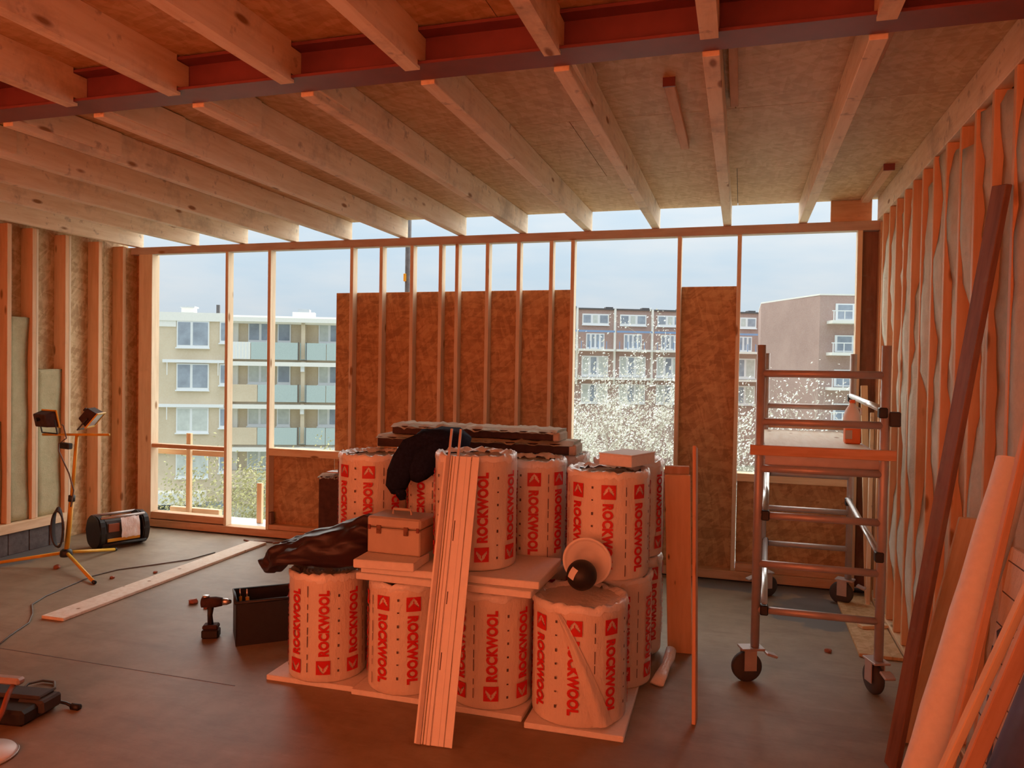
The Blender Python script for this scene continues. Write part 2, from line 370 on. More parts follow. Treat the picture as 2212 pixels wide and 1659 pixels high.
for x0, x1, z0, z1 in ((-3.845, -1.44, 0.03, 2.465), (-0.540, -0.022, 0.03, 2.475), (-4.57, -3.85, 0.03, 0.895), (-0.018, 0.90, 0.03, 0.885), (-1.435, -0.545, 0.03, 0.90)):
    box('osb_panel', (x0, P0, z0), (x1, P1, z1), 'osb_xz', wb_, 0.002)
box('window_sill', (-4.535, Y0 - 0.005, 0.835), (-3.652, Y1 + 0.03, 0.908), 'pine_x', wb_)
box('window_sill', (-0.02, Y0 - 0.005, 0.842), (0.861, Y1 + 0.03, 0.907), 'pine_x', wb_)
box('window_sill', (-1.433, Y0 - 0.005, 0.835), (-0.544, Y1 + 0.03, 0.908), 'pine_x', wb_)
box('crossbar', (-5.984, Y0 + 0.01, 0.848), (-5.073, Y1, 0.890), 'redwood_x', wb_)
box('lower_rail', (-5.984, Y0 + 0.005, 0.095), (-5.073, Y1 + 0.02, 0.165), 'redwood_x', wb_)
box('lower_rail', (-4.535, Y0 + 0.005, 0.087), (-3.652, Y1, 0.135), 'redwood_x', wb_)
box('lower_rail', (-0.02, Y0 + 0.005, 0.087), (0.861, Y1, 0.15), 'redwood_x', wb_)
box('packer_block', (-4.532, Y0 - 0.004, 0.137), (-4.50, Y0 + 0.05, 0.26), 'oldwood_z', wb_)
box('filler_board', (0.66, Y0 + 0.03, 2.97), (0.965, Y0 + 0.05, 3.143), 'redwood_x', wb_)
box('dark_infill', (0.902, 6.655, 0.03), (1.14, 6.69, 2.89), 'oldwood_z', wb_)
box('wall_return', (1.02, 6.56, 0.03), (1.05, 6.65, 2.95), 'redwood_z', wb_)
box('mud_sill', (-6.16, 6.60, 0.0), (1.05, 6.70, 0.012), 'black', wb_, 0)
# ---- left wall
wl = empty('wall_left', kind='structure')
LX = -6.25
LST = [-0.9, -0.45, 0.0, 0.45, 0.90, 1.35, 1.80, 2.25, 2.70, 3.15, 3.60, 4.05, 4.50, 4.84, 5.165, 5.415, 5.77, 6.165, 6.48]
for y in LST:
    low = y > 5.6
    box('stud', (LX - 0.14, y, 0.0 if low else 0.285), (LX, y + 0.045, 2.965), 'warm_z', wl)
for y in (5.455, 5.812): box('stud', (LX - 0.14, y + 0.006, 0.285 if y < 5.6 else 0), (LX - 0.004, y + 0.03, 2.965), 'stud_z', wl)
box('bottom_plate', (LX - 0.14, -3.3, 0.20), (LX + 0.03, 5.775, 0.284), 'pine_y', wl)
yb = -3.3
bi = 0
while yb < 5.74:
    box('brick', (LX - 0.12, yb, 0.0), (LX + 0.004 + 0.004 * (bi % 3 == 0), min(yb + 0.206, 5.76), 0.197), 'dark_stone', wl, 0.004); yb += 0.212; bi += 1
box('mortar_bed', (LX - 0.13, -3.3, 0.0), (LX - 0.008, 5.765, 0.199), 'cable', wl, 0)
for k, (a, b) in enumerate([(-3.4, -0.95), (-0.95, 1.49), (1.49, 3.93), (3.93, 6.37), (6.37, 6.70)]):
    box('osb_panel', (LX - 0.158, a + 0.002, 0.0), (LX - 0.141, b - 0.002, 3.14), 'osb_yz', wl, 0)
for z in (1.28, 2.31): pass
# ---- right wall
wr = empty('wall_right', kind='structure')
RX = 1.0
RST = [6.33, 6.06, 5.81, 5.54, 5.285, 5.015, 4.746, 4.477, 4.207, 3.958, 3.702, 3.429, 3.16, 2.89, 2.62, 2.35, 2.08, 1.81, 1.54, 1.27, 1.0, 0.73, 0.46, 0.19]
for y in RST: box('stud', (RX, y - 0.018, 0.045), (RX + 0.14, y + 0.018, 2.964), 'warm_z', wr)
box('bottom_plate', (RX - 0.005, -3.3, 0.0), (RX + 0.14, 6.58, 0.044), 'pine_y', wr)
for a, b in [(-3.4, -0.95), (-0.95, 1.49), (1.49, 3.93), (3.93, 6.70)]:
    box('osb_panel', (RX + 0.141, a + 0.002, 0.0), (RX + 0.158, b - 0.002, 3.14), 'osb_yz', wr, 0)
# ---- near end, behind the photographer: an opening hung with an orange tarpaulin
wf = empty('wall_front', kind='structure')
bm = bmesh.new()
sheet(bm, lambda u, v: Vector((-6.1 + 7.0 * u, -1.55 + 0.05 * math.sin(u * 40) * (1 - 0.5 * v) + 0.03 * nz((u * 9, v * 4, 0)), 0.02 + 2.94 * v)), 70, 10)
obj('tarpaulin', bm, 'tarp', wf, smooth=True)
box('osb_panel', (-6.5, -1.66, 0), (-6.09, -1.64, 3.14), 'osb_xz', wf, 0); box('osb_panel', (0.89, -1.66, 0), (1.3, -1.64, 3.14), 'osb_xz', wf, 0)
box('header', (-6.4, -1.68, 2.958), (1.1, -1.62, 2.968), 'pine_x', wf)
# ---- mineral wool in the stud bays
def batt(y0, y1, z0, z1, side, mat, depth=(0.03, 0.05), seed=0, nyy=4, nzz=26):
    h = z1 - z0
    bm = bmesh.new()
    sx = 1 if side == 'R' else -1
    X = (RX if side == 'R' else LX)
    def front(u, v):
        z = z0 + h * v; y = y0 + (y1 - y0) * u
        d = depth[0] + depth[1] * (0.5 + 0.9 * noise.noise(Vector((seed * 7.3 + u * 0.8, z * 1.5, seed * 2.1))) + 0.35 * noise.noise(Vector((seed * 3.3, z * 6.0, u * 2))))
        d = max(0.004, min(0.13, d))
        if v in (0.0, 1.0): z += 0.03 * noise.noise(Vector((u * 5, seed, v)))
        return Vector((X + sx * d, y, z))
    g = sheet(bm, front, nyy, nzz)
    gb = sheet(bm, lambda u, v: Vector((X + sx * 0.138, y0 + (y1 - y0) * u, z0 + h * v)), nyy, nzz)
    def wall(a, b):
        for i in range(len(a) - 1): bm.faces.new((a[i], a[i + 1], b[i + 1], b[i]))
    wall(g[0], gb[0]); wall(g[-1], gb[-1]); wall([r[0] for r in g], [r[0] for r in gb]); wall([r[-1] for r in g], [r[-1] for r in gb])
    bmesh.ops.recalc_face_normals(bm, faces=bm.faces)
    return obj('insulation_batt', bm, mat, wr if side == 'R' else wl, smooth=True)
for k in range(len(RST) - 1):
    y1, y0 = RST[k] - 0.019, RST[k + 1] + 0.019
    batt(y0, y1, 0.047, 2.95 - 0.05 * (k % 3), 'R', 'wool', (-0.008, 0.072), k + 1)
batt(5.212, 5.413, 0.286, 2.14, 'L', 'wool_olive', (0.03, 0.02), 31)
batt(5.487, 5.768, 0.286, 1.67, 'L', 'wool_olive', (0.03, 0.02), 32)
batt(4.887, 5.163, 0.286, 1.20, 'L', 'wool_olive', (0.05, 0.02), 33)
# =================================================================== STACK OF INSULATION ROLLS
# ---- the red print of the wrap, laid out flat as (angle, height) and bent round the roll
def text_tris(body, size, offset):
    cu = bpy.data.curves.new('lettering', 'FONT'); cu.body = body; cu.size = size; cu.offset = offset; cu.space_character = 1.06
    cu.resolution_u = 3
    o = bpy.data.objects.new('lettering', cu); COL.objects.link(o)
    dg = bpy.context.evaluated_depsgraph_get()
    me = bpy.data.meshes.new_from_object(o.evaluated_get(dg))
    vs = [(v.co.x, v.co.y) for v in me.vertices]; fs = [tuple(p.vertices) for p in me.polygons]
    bpy.data.objects.remove(o); bpy.data.curves.remove(cu); bpy.data.meshes.remove(me)
    return vs, fs
TXT = text_tris('ROCKWOOL', 0.070, 0.0040)
tw = max(v[0] for v in TXT[0]); th = max(v[1] for v in TXT[0])
LOGO_Q = 0.075
def logo_shapes():
    """square with three pale leaf strokes left open: built as the red remainder around them (in the frame s along the text, t across)"""
    q = LOGO_Q; polys = []
    # grid of small cells kept where no leaf lies
    n = 15
    for i in range(n):
        for j in range(n):
            s, t = (i + .5) / n, (j + .5) / n - .5
            leaf = False
            for (s0, t0, s1, t1, w) in ((0.16, -0.02, 0.70, -0.34, 0.075), (0.16, 0.02, 0.70, 0.34, 0.075), (0.55, 0.0, 0.86, 0.0, 0.0)):
                dx, dy = s1 - s0, t1 - t0; L2 = dx * dx + dy * dy
                k = max(0, min(1, ((s - s0) * dx + (t - t0) * dy) / L2)); d = math.hypot(s - s0 - k * dx, t - t0 - k * dy)
                if d < w * (0.45 + 0.9 * math.sin(math.pi * min(1, 0.15 + 0.85 * k))): leaf = True
            if not leaf: polys.append(((i / n * q, (j / n - .5) * q), ((i + 1) / n * q, (j / n - .5) * q), ((i + 1) / n * q, ((j + 1) / n - .5) * q), (i / n * q, ((j + 1) / n - .5) * q)))
    return polys
LOGO = logo_shapes()
_print_cache = {}
def print_meshes(r, ht):
    key = (round(r, 3), round(ht, 2))
    if key in _print_cache: return _print_cache[key]
    red, ink = bmesh.new(), bmesh.new()
    def P(bmx, ang, s, t, off=0.0035):   # s: distance below the top of the print, t: across
        a = ang + t / r; z = ht - 0.05 - s
        return bmx.verts.new(((r + off) * math.cos(a), (r + off) * math.sin(a), z))
    ncol = 8
    for c in range(ncol):
        ang = 2 * math.pi * c / ncol
        for poly in LOGO:
            f = [P(red, ang, s, t) for s, t in poly]; red.faces.new(f)
        k = 0.36 / tw
        vs = [P(red, ang, LOGO_Q + 0.022 + x * k, (th / 2 - y) * -1.0 * 1.0) for x, y in TXT[0]]
        for f in TXT[1]: red.faces.new([vs[i] for i in f])
        for q in range(7):               # fine dark lines of unreadable small print
            L = (0.05, 0.03, 0.06, 0.04)[q % 4]; s0 = 0.01 + q * 0.068
            a2 = ang + math.pi / ncol + 0.02
            if c % 2: L *= 0.25
            for w0 in ((-0.0022, 0.0022),) if c % 2 == 0 else ((-0.006, 0.004),):
                f = [P(ink, a2, s0, w0[0]), P(ink, a2, s0 + L, w0[0]), P(ink, a2, s0 + L, w0[1]), P(ink, a2, s0, w0[1])]; ink.faces.new(f)
    out = []
    for bmx, mt in ((red, 'print'), (ink, 'ink')):
        bmesh.ops.recalc_face_normals(bmx, faces=bmx.faces)
        me = bpy.data.meshes.new('print'); bmx.to_mesh(me); bmx.free(); me.materials.append(M[mt]); out.append(me)
    _print_cache[key] = out
    return out
def roll(cx, cy, z0, label, ht=0.57, r=0.213, rot=0.0, flip=False, top='open', seed=1, group='wrapped insulation rolls in the stack'):
    t = empty('insulation_roll', (cx, cy, z0), 0, label, 'insulation roll', group)
    nt_, nzz = 48, 12
    bm = bmesh.new(); rings = []
    def R(a, v): return r * (1 + 0.012 * noise.noise(Vector((math.cos(a) * 1.5 + seed * 4, math.sin(a) * 1.5, v * 2.5))) + 0.004 * noise.noise(Vector((math.cos(a) * 6 + seed, math.sin(a) * 6, v * 9))))
    prof = [(0.86, 0.0), (0.965, 0.004), (0.992, 0.02)] + [(1.0, 0.05 + 0.9 * k / nzz) for k in range(nzz + 1)] + [(0.995, 0.975), (0.965, 0.992), (0.90, 1.0 if top == 'open' else 0.998)]
    for f, v in prof:
        rings.append([bm.verts.new((R(a, v) * f * math.cos(a), R(a, v) * f * math.sin(a), v * ht)) for a in (2 * math.pi * k / nt_ for k in range(nt_))])
    for q in range(len(rings) - 1):
        for k in range(nt_): bm.faces.new((rings[q][k], rings[q][(k + 1) % nt_], rings[q + 1][(k + 1) % nt_], rings[q + 1][k]))
    bm.faces.new(rings[0][::-1])
    if top != 'open': bm.faces.new(rings[-1])
    obj('wrap', bm, 'wrap', t, smooth=True)
    for me, nm in zip(print_meshes(r * 1.012, ht), ('brand_print', 'small_print')):
        o = bpy.data.objects.new(nm, me); link(o, t); o['kind'] = 'stuff'; o.rotation_euler = (math.pi if flip else 0, 0, rot)
        if flip: o.location = (0, 0, ht)
    # end of the roll: coiled wool layers
    bm = bmesh.new(); n2 = 40
    rr = [0.0001] + [0.91 * r * k / 26 for k in range(1, 27)]; prev = None
    for i, q in enumerate(rr):
        ring = [bm.verts.new((q * math.cos(a), q * math.sin(a), ht - 0.012 + 0.005 * math.sin((i / 26) * 60 + a) + 0.012 * noise.noise(Vector((q * 22 * math.cos(a) + seed * 9, q * 22 * math.sin(a), 3))))) for a in (2 * math.pi * k / n2 for k in range(n2))]
        if prev:
            for k in range(n2): bm.faces.new((prev[k], prev[(k + 1) % n2], ring[(k + 1) % n2], ring[k]))
        prev = ring
    if top == 'open': obj('coiled_wool', bm, 'wool_top', t, smooth=True)
    else: bm.free()
    # gathered film round the top rim
    bm = bmesh.new(); n3 = 64; rgs = []
    for f, zz in ((1.006, -0.022), (1.012, -0.008), (0.995, 0.010), (0.94, 0.016), (0.87, 0.006), (0.78, -0.004)):
        ring = []
        for k in range(n3):
            a = 2 * math.pi * k / n3; c_ = Vector((math.cos(a) * 3 + seed * 6, math.sin(a) * 3, f * 8))
            j = noise.noise(c_) + 0.7 * noise.noise(c_ * 3.1)
            q = r * f * (1 + (0.03 if f > 0.9 else 0.10) * j); ring.append(bm.verts.new((q * math.cos(a), q * math.sin(a), ht + zz + 0.011 * noise.noise(c_ * 2.3 + Vector((5, 1, 2))) * 1.8)))
        rgs.append(ring)
    for q in range(len(rgs) - 1):
        for k in range(n3): bm.faces.new((rgs[q][k], rgs[q][(k + 1) % n3], rgs[q + 1][(k + 1) % n3], rgs[q + 1][k]))
    obj('film_rim', bm, 'film', t, smooth=True)
    return t
D = math.radians
ZF = 0.03
def face(deg): return D(deg)       # turns a print column to this bearing
roll(-2.214, 3.80, ZF, 'printed insulation roll at the left front corner of the lower layer, lettering reading upwards', 0.572, 0.211, face(-66), True, 'open', 1)
roll(-1.722, 3.795, ZF, 'printed insulation roll in the lower layer left of the aluminium guide rail', 0.572, 0.209, face(-57), False, 'open', 2)
roll(-1.232, 3.80, ZF, 'printed insulation roll in the lower layer right of the aluminium guide rail', 0.572, 0.218, face(-73), True, 'open', 3)
r4 = roll(-0.757, 3.775, ZF, 'printed insulation roll at the right front corner of the lower layer under the roof drain', 0.572, 0.238, face(-85), False, 'wrapped', 4)
bm = bmesh.new()
def fold(u, v):
    ang = D(-108 + 46 * (1 - v) ** 0.8 + 26 * u * (0.25 + 0.75 * (1 - v))); ridge = 0.014 * math.sin(math.pi * u) ** 2 + 0.006 * abs(noise.noise(Vector((u * 5, v * 6, 4))))
    q = 0.2445 + ridge; return Vector((q * math.cos(ang), q * math.sin(ang), 0.012 + 0.535 * v))
sheet(bm, fold, 10, 20); obj('loose_film_fold', bm, 'wrap', r4, smooth=True)
roll(-0.665, 4.25, ZF, 'insulation roll on the right flank of the lower layer, just behind the front corner roll', 0.585, 0.214, face(-20), True, 'open', 5)
roll(-0.655, 4.735, ZF, 'insulation roll on the right flank of the lower layer, rearmost behind the leaning boards', 0.585, 0.212, face(-35), False, 'open', 6)
for k, x in enumerate((-2.20, -1.72, -1.15)):
    roll(x, 4.30, ZF, 'insulation roll in the inner lower row, %s of three, behind the front rolls' % ('leftmost', 'middle', 'rightmost')[k], 0.585, 0.212, face(20 * k), False, 'open', 10 + k, 'inner rolls of the lower layer')
ZU = 0.645
roll(-2.195, 4.31, ZU, 'printed insulation roll at the left end of the upper layer, behind the dark plastic bag', 0.555, 0.217, face(-72), False, 'open', 21)
roll(-1.745, 4.335, ZU, 'insulation roll in the upper layer half covered by the navy cloth', 0.555, 0.210, face(-60), True, 'open', 22)
roll(-1.350, 3.835, 0.712, 'printed insulation roll standing on the white foam board behind the guide rail', 0.575, 0.219, face(-62), True, 'open', 23)
roll(-1.155, 4.27, ZU, 'printed insulation roll in the upper layer set back between two taller ones', 0.575, 0.198, face(-72), False, 'open', 24)
roll(-0.688, 4.145, ZU, 'printed insulation roll at the right front of the upper layer under the small white box', 0.555, 0.224, face(-80), False, 'open', 25)
roll(-0.65, 4.66, ZU, 'insulation roll at the right rear of the upper layer beside the orange-lit boards', 0.555, 0.212, face(-25), True, 'open', 26)
for k, x in enumerate((-2.02, -1.57, -1.125)):
    roll(x, 4.76, ZU, 'insulation roll in the rear upper row under the %s of the brown slabs' % ('left end', 'middle', 'right end')[k], 0.555, 0.21, face(15 * k), False, 'open', 30 + k, 'rear rolls under the brown slabs')
    roll(x, 4.76, ZF, 'insulation roll in the rear lower row, %s of three, facing the window wall' % ('leftmost', 'middle', 'rightmost')[k], 0.585, 0.21, face(15 * k), False, 'open', 40 + k, 'rear rolls of the lower layer')
# ---- foam strips the rolls stand on
def foam(name, x0, x1, y0, y1, z0, z1, label, cat, group=None, rz=0.0):
    o = box(name, (x0, y0, z0), (x1, y1, z1), 'foam', None, 0.004, (0, 0, rz)); return tag(o, label, cat, group)
foam('foam_slab', -2.50, -1.965, 3.62, 4.98, 0.0, 0.029, 'thin white foam slab on the floor under the left front insulation roll', 'foam slab', 'foam slabs under the rolls', D(1))
foam('foam_slab', -1.955, -1.465, 3.60, 4.98, 0.0, 0.029, 'thin white foam slab on the floor under the roll left of the guide rail', 'foam slab', 'foam slabs under the rolls', D(0))
foam('foam_slab', -1.455, -1.005, 3.585, 4.98, 0.0, 0.029, 'thin white foam slab on the floor under the roll right of the guide rail', 'foam slab', 'foam slabs under the rolls', D(0))
foam('foam_slab', -0.99, -0.505, 3.535, 4.95, 0.0, 0.029, 'thin white foam slab on the floor under the right front insulation roll', 'foam slab', 'foam slabs under the rolls', D(1))
# ---- foam board shelf on the lower layer (two sheets)
foam('foam_board', -1.90, -0.945, 3.535, 4.05, 0.637, 0.672, 'lower sheet of the two white foam boards lying across the lower rolls', 'foam board', 'white foam boards', D(-1.2))
foam('foam_board', -1.885, -0.925, 3.56, 4.06, 0.673, 0.710, 'upper sheet of the two white foam boards, carrying the tool case', 'foam board', 'white foam boards', D(0.8))
# ---- small foam block and the tool case
foam('foam_block', -1.90, -1.57, 3.50, 3.74, 0.712, 0.756, 'small white foam block lying under the front of the tool case', 'foam block', None, D(4))
tc_ = empty('tool_case', (-1.735, 3.74, 0.758), D(-2), 'pale metal tool case with two latches standing on the foam boards', 'tool case')
bm = bmesh.new(); cube(bm, (-0.155, -0.10, 0.0), (0.155, 0.10, 0.135), 0.006); obj('body', bm, 'case', tc_)
bm = bmesh.new(); cube(bm, (-0.157, -0.102, 0.138), (0.157, 0.102, 0.195), 0.010); lid = obj('lid', bm, 'case', tc_)
for x in (-0.085, 0.075):
    bm = bmesh.new(); cube(bm, (x - 0.013, -0.109, 0.105), (x + 0.013, -0.1005, 0.150), 0.002); cube(bm, (x - 0.009, -0.114, 0.112), (x + 0.009, -0.109, 0.130), 0.001); obj('latch', bm, 'oldwood_z', tc_)
for x in (-0.142, 0.142):
    bm = bmesh.new(); cube(bm, (x - 0.008, -0.107, 0.125), (x + 0.008, -0.1005, 0.150), 0.002); obj('corner_clip', bm, 'steel', tc_)
bm = bmesh.new(); tube(bm, [(-0.055, 0, 0.196), (-0.05, 0, 0.222), (0.05, 0, 0.222), (0.055, 0, 0.196)], 0.008, 8); obj('handle', bm, 'case', lid)
# ---- dark plastic bag sagging over the left roll
bm = bmesh.new()
SECT = [(-2.60, 0.60, 0.635, 3.72, 0.02), (-2.56, 0.575, 0.675, 3.72, 0.07), (-2.49, 0.575, 0.73, 3.73, 0.12), (-2.40, 0.615, 0.778, 3.75, 0.16), (-2.30, 0.622, 0.815, 3.77, 0.18), (-2.18, 0.622, 0.855, 3.78, 0.185), (-2.06, 0.622, 0.897, 3.79, 0.18), (-1.96, 0.64, 0.925, 3.80, 0.16), (-1.915, 0.69, 0.905, 3.80, 0.12)]
prev = None; nn = 28
for i, (x, zb, zt, yc, hw) in enumerate(SECT):
    ring = []
    for k in range(nn):
        a = 2 * math.pi * k / nn; ca, sa = math.cos(a), math.sin(a)
        f = 1 + 0.10 * noise.noise(Vector((x * 6, ca * 2.2, sa * 2.2))) + 0.07 * noise.noise(Vector((x * 14, ca * 5, sa * 5)))
        yy = yc + hw * f * (abs(ca) ** 0.8) * (1 if ca > 0 else -1); m_ = (zb + zt) / 2; hh = (zt - zb) / 2
        zz = m_ + hh * (sa if sa < 0 else sa * f) * (1 - 0.25 * (abs(ca) ** 3 if sa > 0 else 0)) ; ring.append(bm.verts.new((x, yy, max(zz, 0.645 if x > -2.46 else 0.55))))
    if prev:
        for k in range(nn): bm.faces.new((prev[k], prev[(k + 1) % nn], ring[(k + 1) % nn], ring[k]))
    else: bm.faces.new(ring[::-1])
    prev = ring
bm.faces.new(prev)
bmesh.ops.subdivide_edges(bm, edges=bm.edges[:], cuts=2, use_grid_fill=True)
for v in bm.verts:
    q_ = v.co; f_ = noise.noise(Vector((q_.x * 7 - q_.z * 9, q_.y * 4, q_.z * 11 + q_.x * 6))); f2 = abs(noise.noise(Vector((q_.x * 6 + q_.z * 9, q_.y * 12, q_.z * 9 - q_.x * 4))))
    v.co += Vector((0, -1.0, 0.55)) * (0.032 * f_ - 0.055 * f2 + 0.014)
    if v.co.x > -2.46: v.co.z = max(v.co.z, 0.645)
tag(obj('plastic_bag', bm, 'bagfilm', smooth=True), 'dark wine-coloured plastic bag slumped on the left front roll beside the tool case', 'bag')
# ---- navy work trousers thrown over the upper rolls
def loft(bm, path, nn=20, seed=0):
    """path: (centre, half width, half thickness, width direction)"""
    prev = None
    for i, (c, w, t_, wd_) in enumerate(path):
        c = Vector(c); d = (Vector(path[min(i + 1, len(path) - 1)][0]) - Vector(path[max(i - 1, 0)][0])).normalized()
        x = Vector(wd_); x = (x - d * x.dot(d)).normalized(); y = d.cross(x); ring = []
        for k in range(nn):
            a = 2 * math.pi * k / nn
            f = 1 + 0.16 * noise.noise(Vector((i * 0.8 + seed * 5, math.cos(a) * 2.4, math.sin(a) * 2.4)))
            ring.append(bm.verts.new(c + x * w * f * math.cos(a) + y * t_ * f * math.sin(a)))
        if prev:
            for k in range(nn): bm.faces.new((prev[k], prev[(k + 1) % nn], ring[(k + 1) % nn], ring[k]))
        else: bm.faces.new(ring[::-1])
        prev = ring
    bm.faces.new(prev)
cl = empty('work_trousers', (-1.70, 4.05, 1.19), 0, 'crumpled navy work trousers draped over the top of the insulation rolls', 'trousers')
def L(p): return (p[0] + 1.70, p[1] - 4.05, p[2] - 1.19)
bm = bmesh.new(); loft(bm, [(L((-1.53, 4.19, 1.30)), 0.06, 0.05, (0.2, 1, 0)), (L((-1.58, 4.16, 1.325)), 0.11, 0.07, (0.3, 1, 0)), (L((-1.66, 4.12, 1.335)), 0.13, 0.075, (0.4, 1, 0)), (L((-1.74, 4.08, 1.315)), 0.12, 0.07, (0.6, 0.8, 0.2)), (L((-1.80, 4.04, 1.26)), 0.10, 0.065, (0.8, 0.5, 0.2)), (L((-1.85, 4.02, 1.19)), 0.085, 0.06, (1, 0.2, 0.2)), (L((-1.885, 4.01, 1.12)), 0.075, 0.055, (1, 0.1, 0.1)), (L((-1.90, 4.01, 1.055)), 0.062, 0.05, (1, 0, 0.1)), (L((-1.895, 4.015, 1.02)), 0.035, 0.035, (1, 0, 0))], 24, 1)
obj('seat_and_leg', bm, 'navy', cl, smooth=True)
bm = bmesh.new(); loft(bm, [(L((-1.58, 4.12, 1.29)), 0.05, 0.05, (0.3, 1, 0)), (L((-1.66, 4.05, 1.27)), 0.09, 0.06, (0.6, 0.8, 0)), (L((-1.72, 4.02, 1.21)), 0.085, 0.06, (0.9, 0.3, 0)), (L((-1.765, 4.0, 1.14)), 0.06, 0.05, (1, 0.1, 0)), (L((-1.78, 4.01, 1.10)), 0.03, 0.03, (1, 0, 0))], 20, 2)
obj('folded_leg', bm, 'navy', cl, smooth=True)
bm = bmesh.new(); loft(bm, [(L((-1.86, 3.975, 1.045)), 0.03, 0.018, (1, 0, 0.1)), (L((-1.855, 3.985, 1.01)), 0.032, 0.016, (1, 0, 0.1)), (L((-1.85, 3.99, 0.985)), 0.018, 0.012, (1, 0, 0))], 12, 3)
obj('cuff', bm, 'navy', cl, smooth=True)
# ---- brown-faced slabs with ragged pale edges
def slab(x0, x1, y0, y1, z0, z1, label, seed, rz=0.0):
    t = empty('insulation_slab', ((x0 + x1) / 2, (y0 + y1) / 2, z0), rz, label, 'insulation slab', 'brown insulation slabs')
    w, d_, h = (x1 - x0) / 2, (y1 - y0) / 2, z1 - z0
    bm = bmesh.new(); cube(bm, (-w, -d_, 0.004), (w, d_, h - 0.012), 0.004); obj('facing', bm, 'slabface', t)
    bm = bmesh.new(); n = 44
    def rag(u): return 0.020 * noise.noise(Vector((u * 18 + seed * 5, seed, 0))) + 0.008 * noise.noise(Vector((u * 50, seed * 3, 1)))
    g = sheet(bm, lambda u, v: Vector((-w - 0.006 + (2 * w + 0.03) * u, -d_ - 0.012 + (2 * d_ + 0.02) * v + (rag(u) if v < 0.1 else 0), h - 0.011 + (0.012 + rag(u + v * 3) if v > 0.02 else -0.008 + rag(u + 9)))), n, 6)
    gb = sheet(bm, lambda u, v: Vector((-w - 0.004 + (2 * w + 0.026) * u, -d_ - 0.008 + (2 * d_ + 0.016) * v, h - 0.022 + rag(u + 4) * 0.6)), n, 6)
    for i in range(n): bm.faces.new((g[i][0], g[i + 1][0], gb[i + 1][0], gb[i][0]))
    for j in range(6): bm.faces.new((g[0][j], g[0][j + 1], gb[0][j + 1], gb[0][j])); bm.faces.new((g[n][j], g[n][j + 1], gb[n][j + 1], gb[n][j]))
    obj('pale_wool_edge', bm, 'wool', t, smooth=True)
    bm = bmesh.new(); cube(bm, (w - 0.002, -d_ - 0.004, 0.0), (w + 0.045, d_ * 0.6, h - 0.014), 0.008); obj('torn_end', bm, 'wool_top', t)
    return t
slab(-2.28, -1.00, 4.52, 4.78, 1.222, 1.302, 'lower brown-faced insulation slab with a ragged pale edge on top of the stack', 3, D(1))
slab(-2.20, -1.10, 4.56, 4.80, 1.304, 1.372, 'upper brown-faced insulation slab with a ragged pale edge on top of the stack', 5, D(-1.5))
sl = slab(-2.80, -2.50, 4.66, 5.0, 0.0, 0.99, 'tall upright brown insulation slab behind the left end of the stack', 9, 0.0)
bl = box('metal_strip', (-2.74, 4.66, 1.006), (-2.46, 4.74, 1.014), 'alu_dull', None, 0.001); tag(bl, 'thin grey metal strip lying on the upright brown slab behind the stack', 'metal strip')
# ---- white box on the right upper roll
wbx = empty('white_box', (-0.60, 4.24, 1.228), D(-20), 'small white foam box lying on the right front upper insulation roll', 'box')
bm = bmesh.new(); cube(bm, (-0.10, -0.14, 0.0), (0.10, 0.14, 0.058), 0.003); obj('body', bm, 'foam', wbx)
bm = bmesh.new(); cube(bm, (-0.102, -0.142, 0.0585), (0.102, 0.142, 0.066), 0.002); obj('lid', bm, 'foam', wbx)
# ---- roof drain: white flanged bowl with a black ball cap
dr = empty('roof_drain', (-0.742, 3.80, 0.640), 0, 'white flanged roof drain with a black ball-shaped cap lying on the right front roll', 'roof drain')
ax = Vector((0.02, -1.0, -0.10)).normalized(); q = ax.to_track_quat('Z', 'Y').to_matrix().to_4x4()
mt = Matrix.Translation((0.005, 0.03, 0.128)) @ q
bm = bmesh.new(); lathe(bm, [(0.050, -0.095), (0.058, -0.09), (0.066, -0.05), (0.075, -0.03), (0.116, -0.012), (0.1175, -0.004), (0.125, 0.0), (0.128, 0.006), (0.125, 0.012), (0.114, 0.010), (0.108, 0.002), (0.102, 0.002), (0.080, -0.012), (0.060, -0.014), (0.050, -0.03)], 48, mt); obj('flange_bowl', bm, 'white', dr, smooth=True)
mt = Matrix.Translation((-0.005, -0.06, 0.078)) @ q
bm = bmesh.new(); lathe(bm, [(0.05, -0.075)] + [(0.077 * math.cos(t), 0.077 * math.sin(t)) for t in [D(-40 + 13 * k) for k in range(10)]] + [(0.006, 0.0768)], 40, mt); cap_ = obj('ball_cap', bm, 'black', dr, smooth=True)
nrm = Vector((-0.45, -0.85, 0.28)).normalized(); ctr = Vector((-0.005, -0.06, 0.078)) + nrm * 0.0745
bm = bmesh.new(); sheet(bm, lambda u, v: Vector(((u - .5) * 0.040, (v - .5) * 0.056, 0.0)), 6, 6)
sm = Matrix.Translation((-0.005, -0.06, 0.078)) @ nrm.to_track_quat('Z', 'Y').to_matrix().to_4x4() @ Matrix.Rotation(D(-20), 4, 'Z')
for v in bm.verts: v.co = sm @ Vector((v.co.x, v.co.y, math.sqrt(max(0, 0.0785 ** 2 - v.co.x ** 2 - v.co.y ** 2))))
obj('sticker', bm, 'foam', cap_)
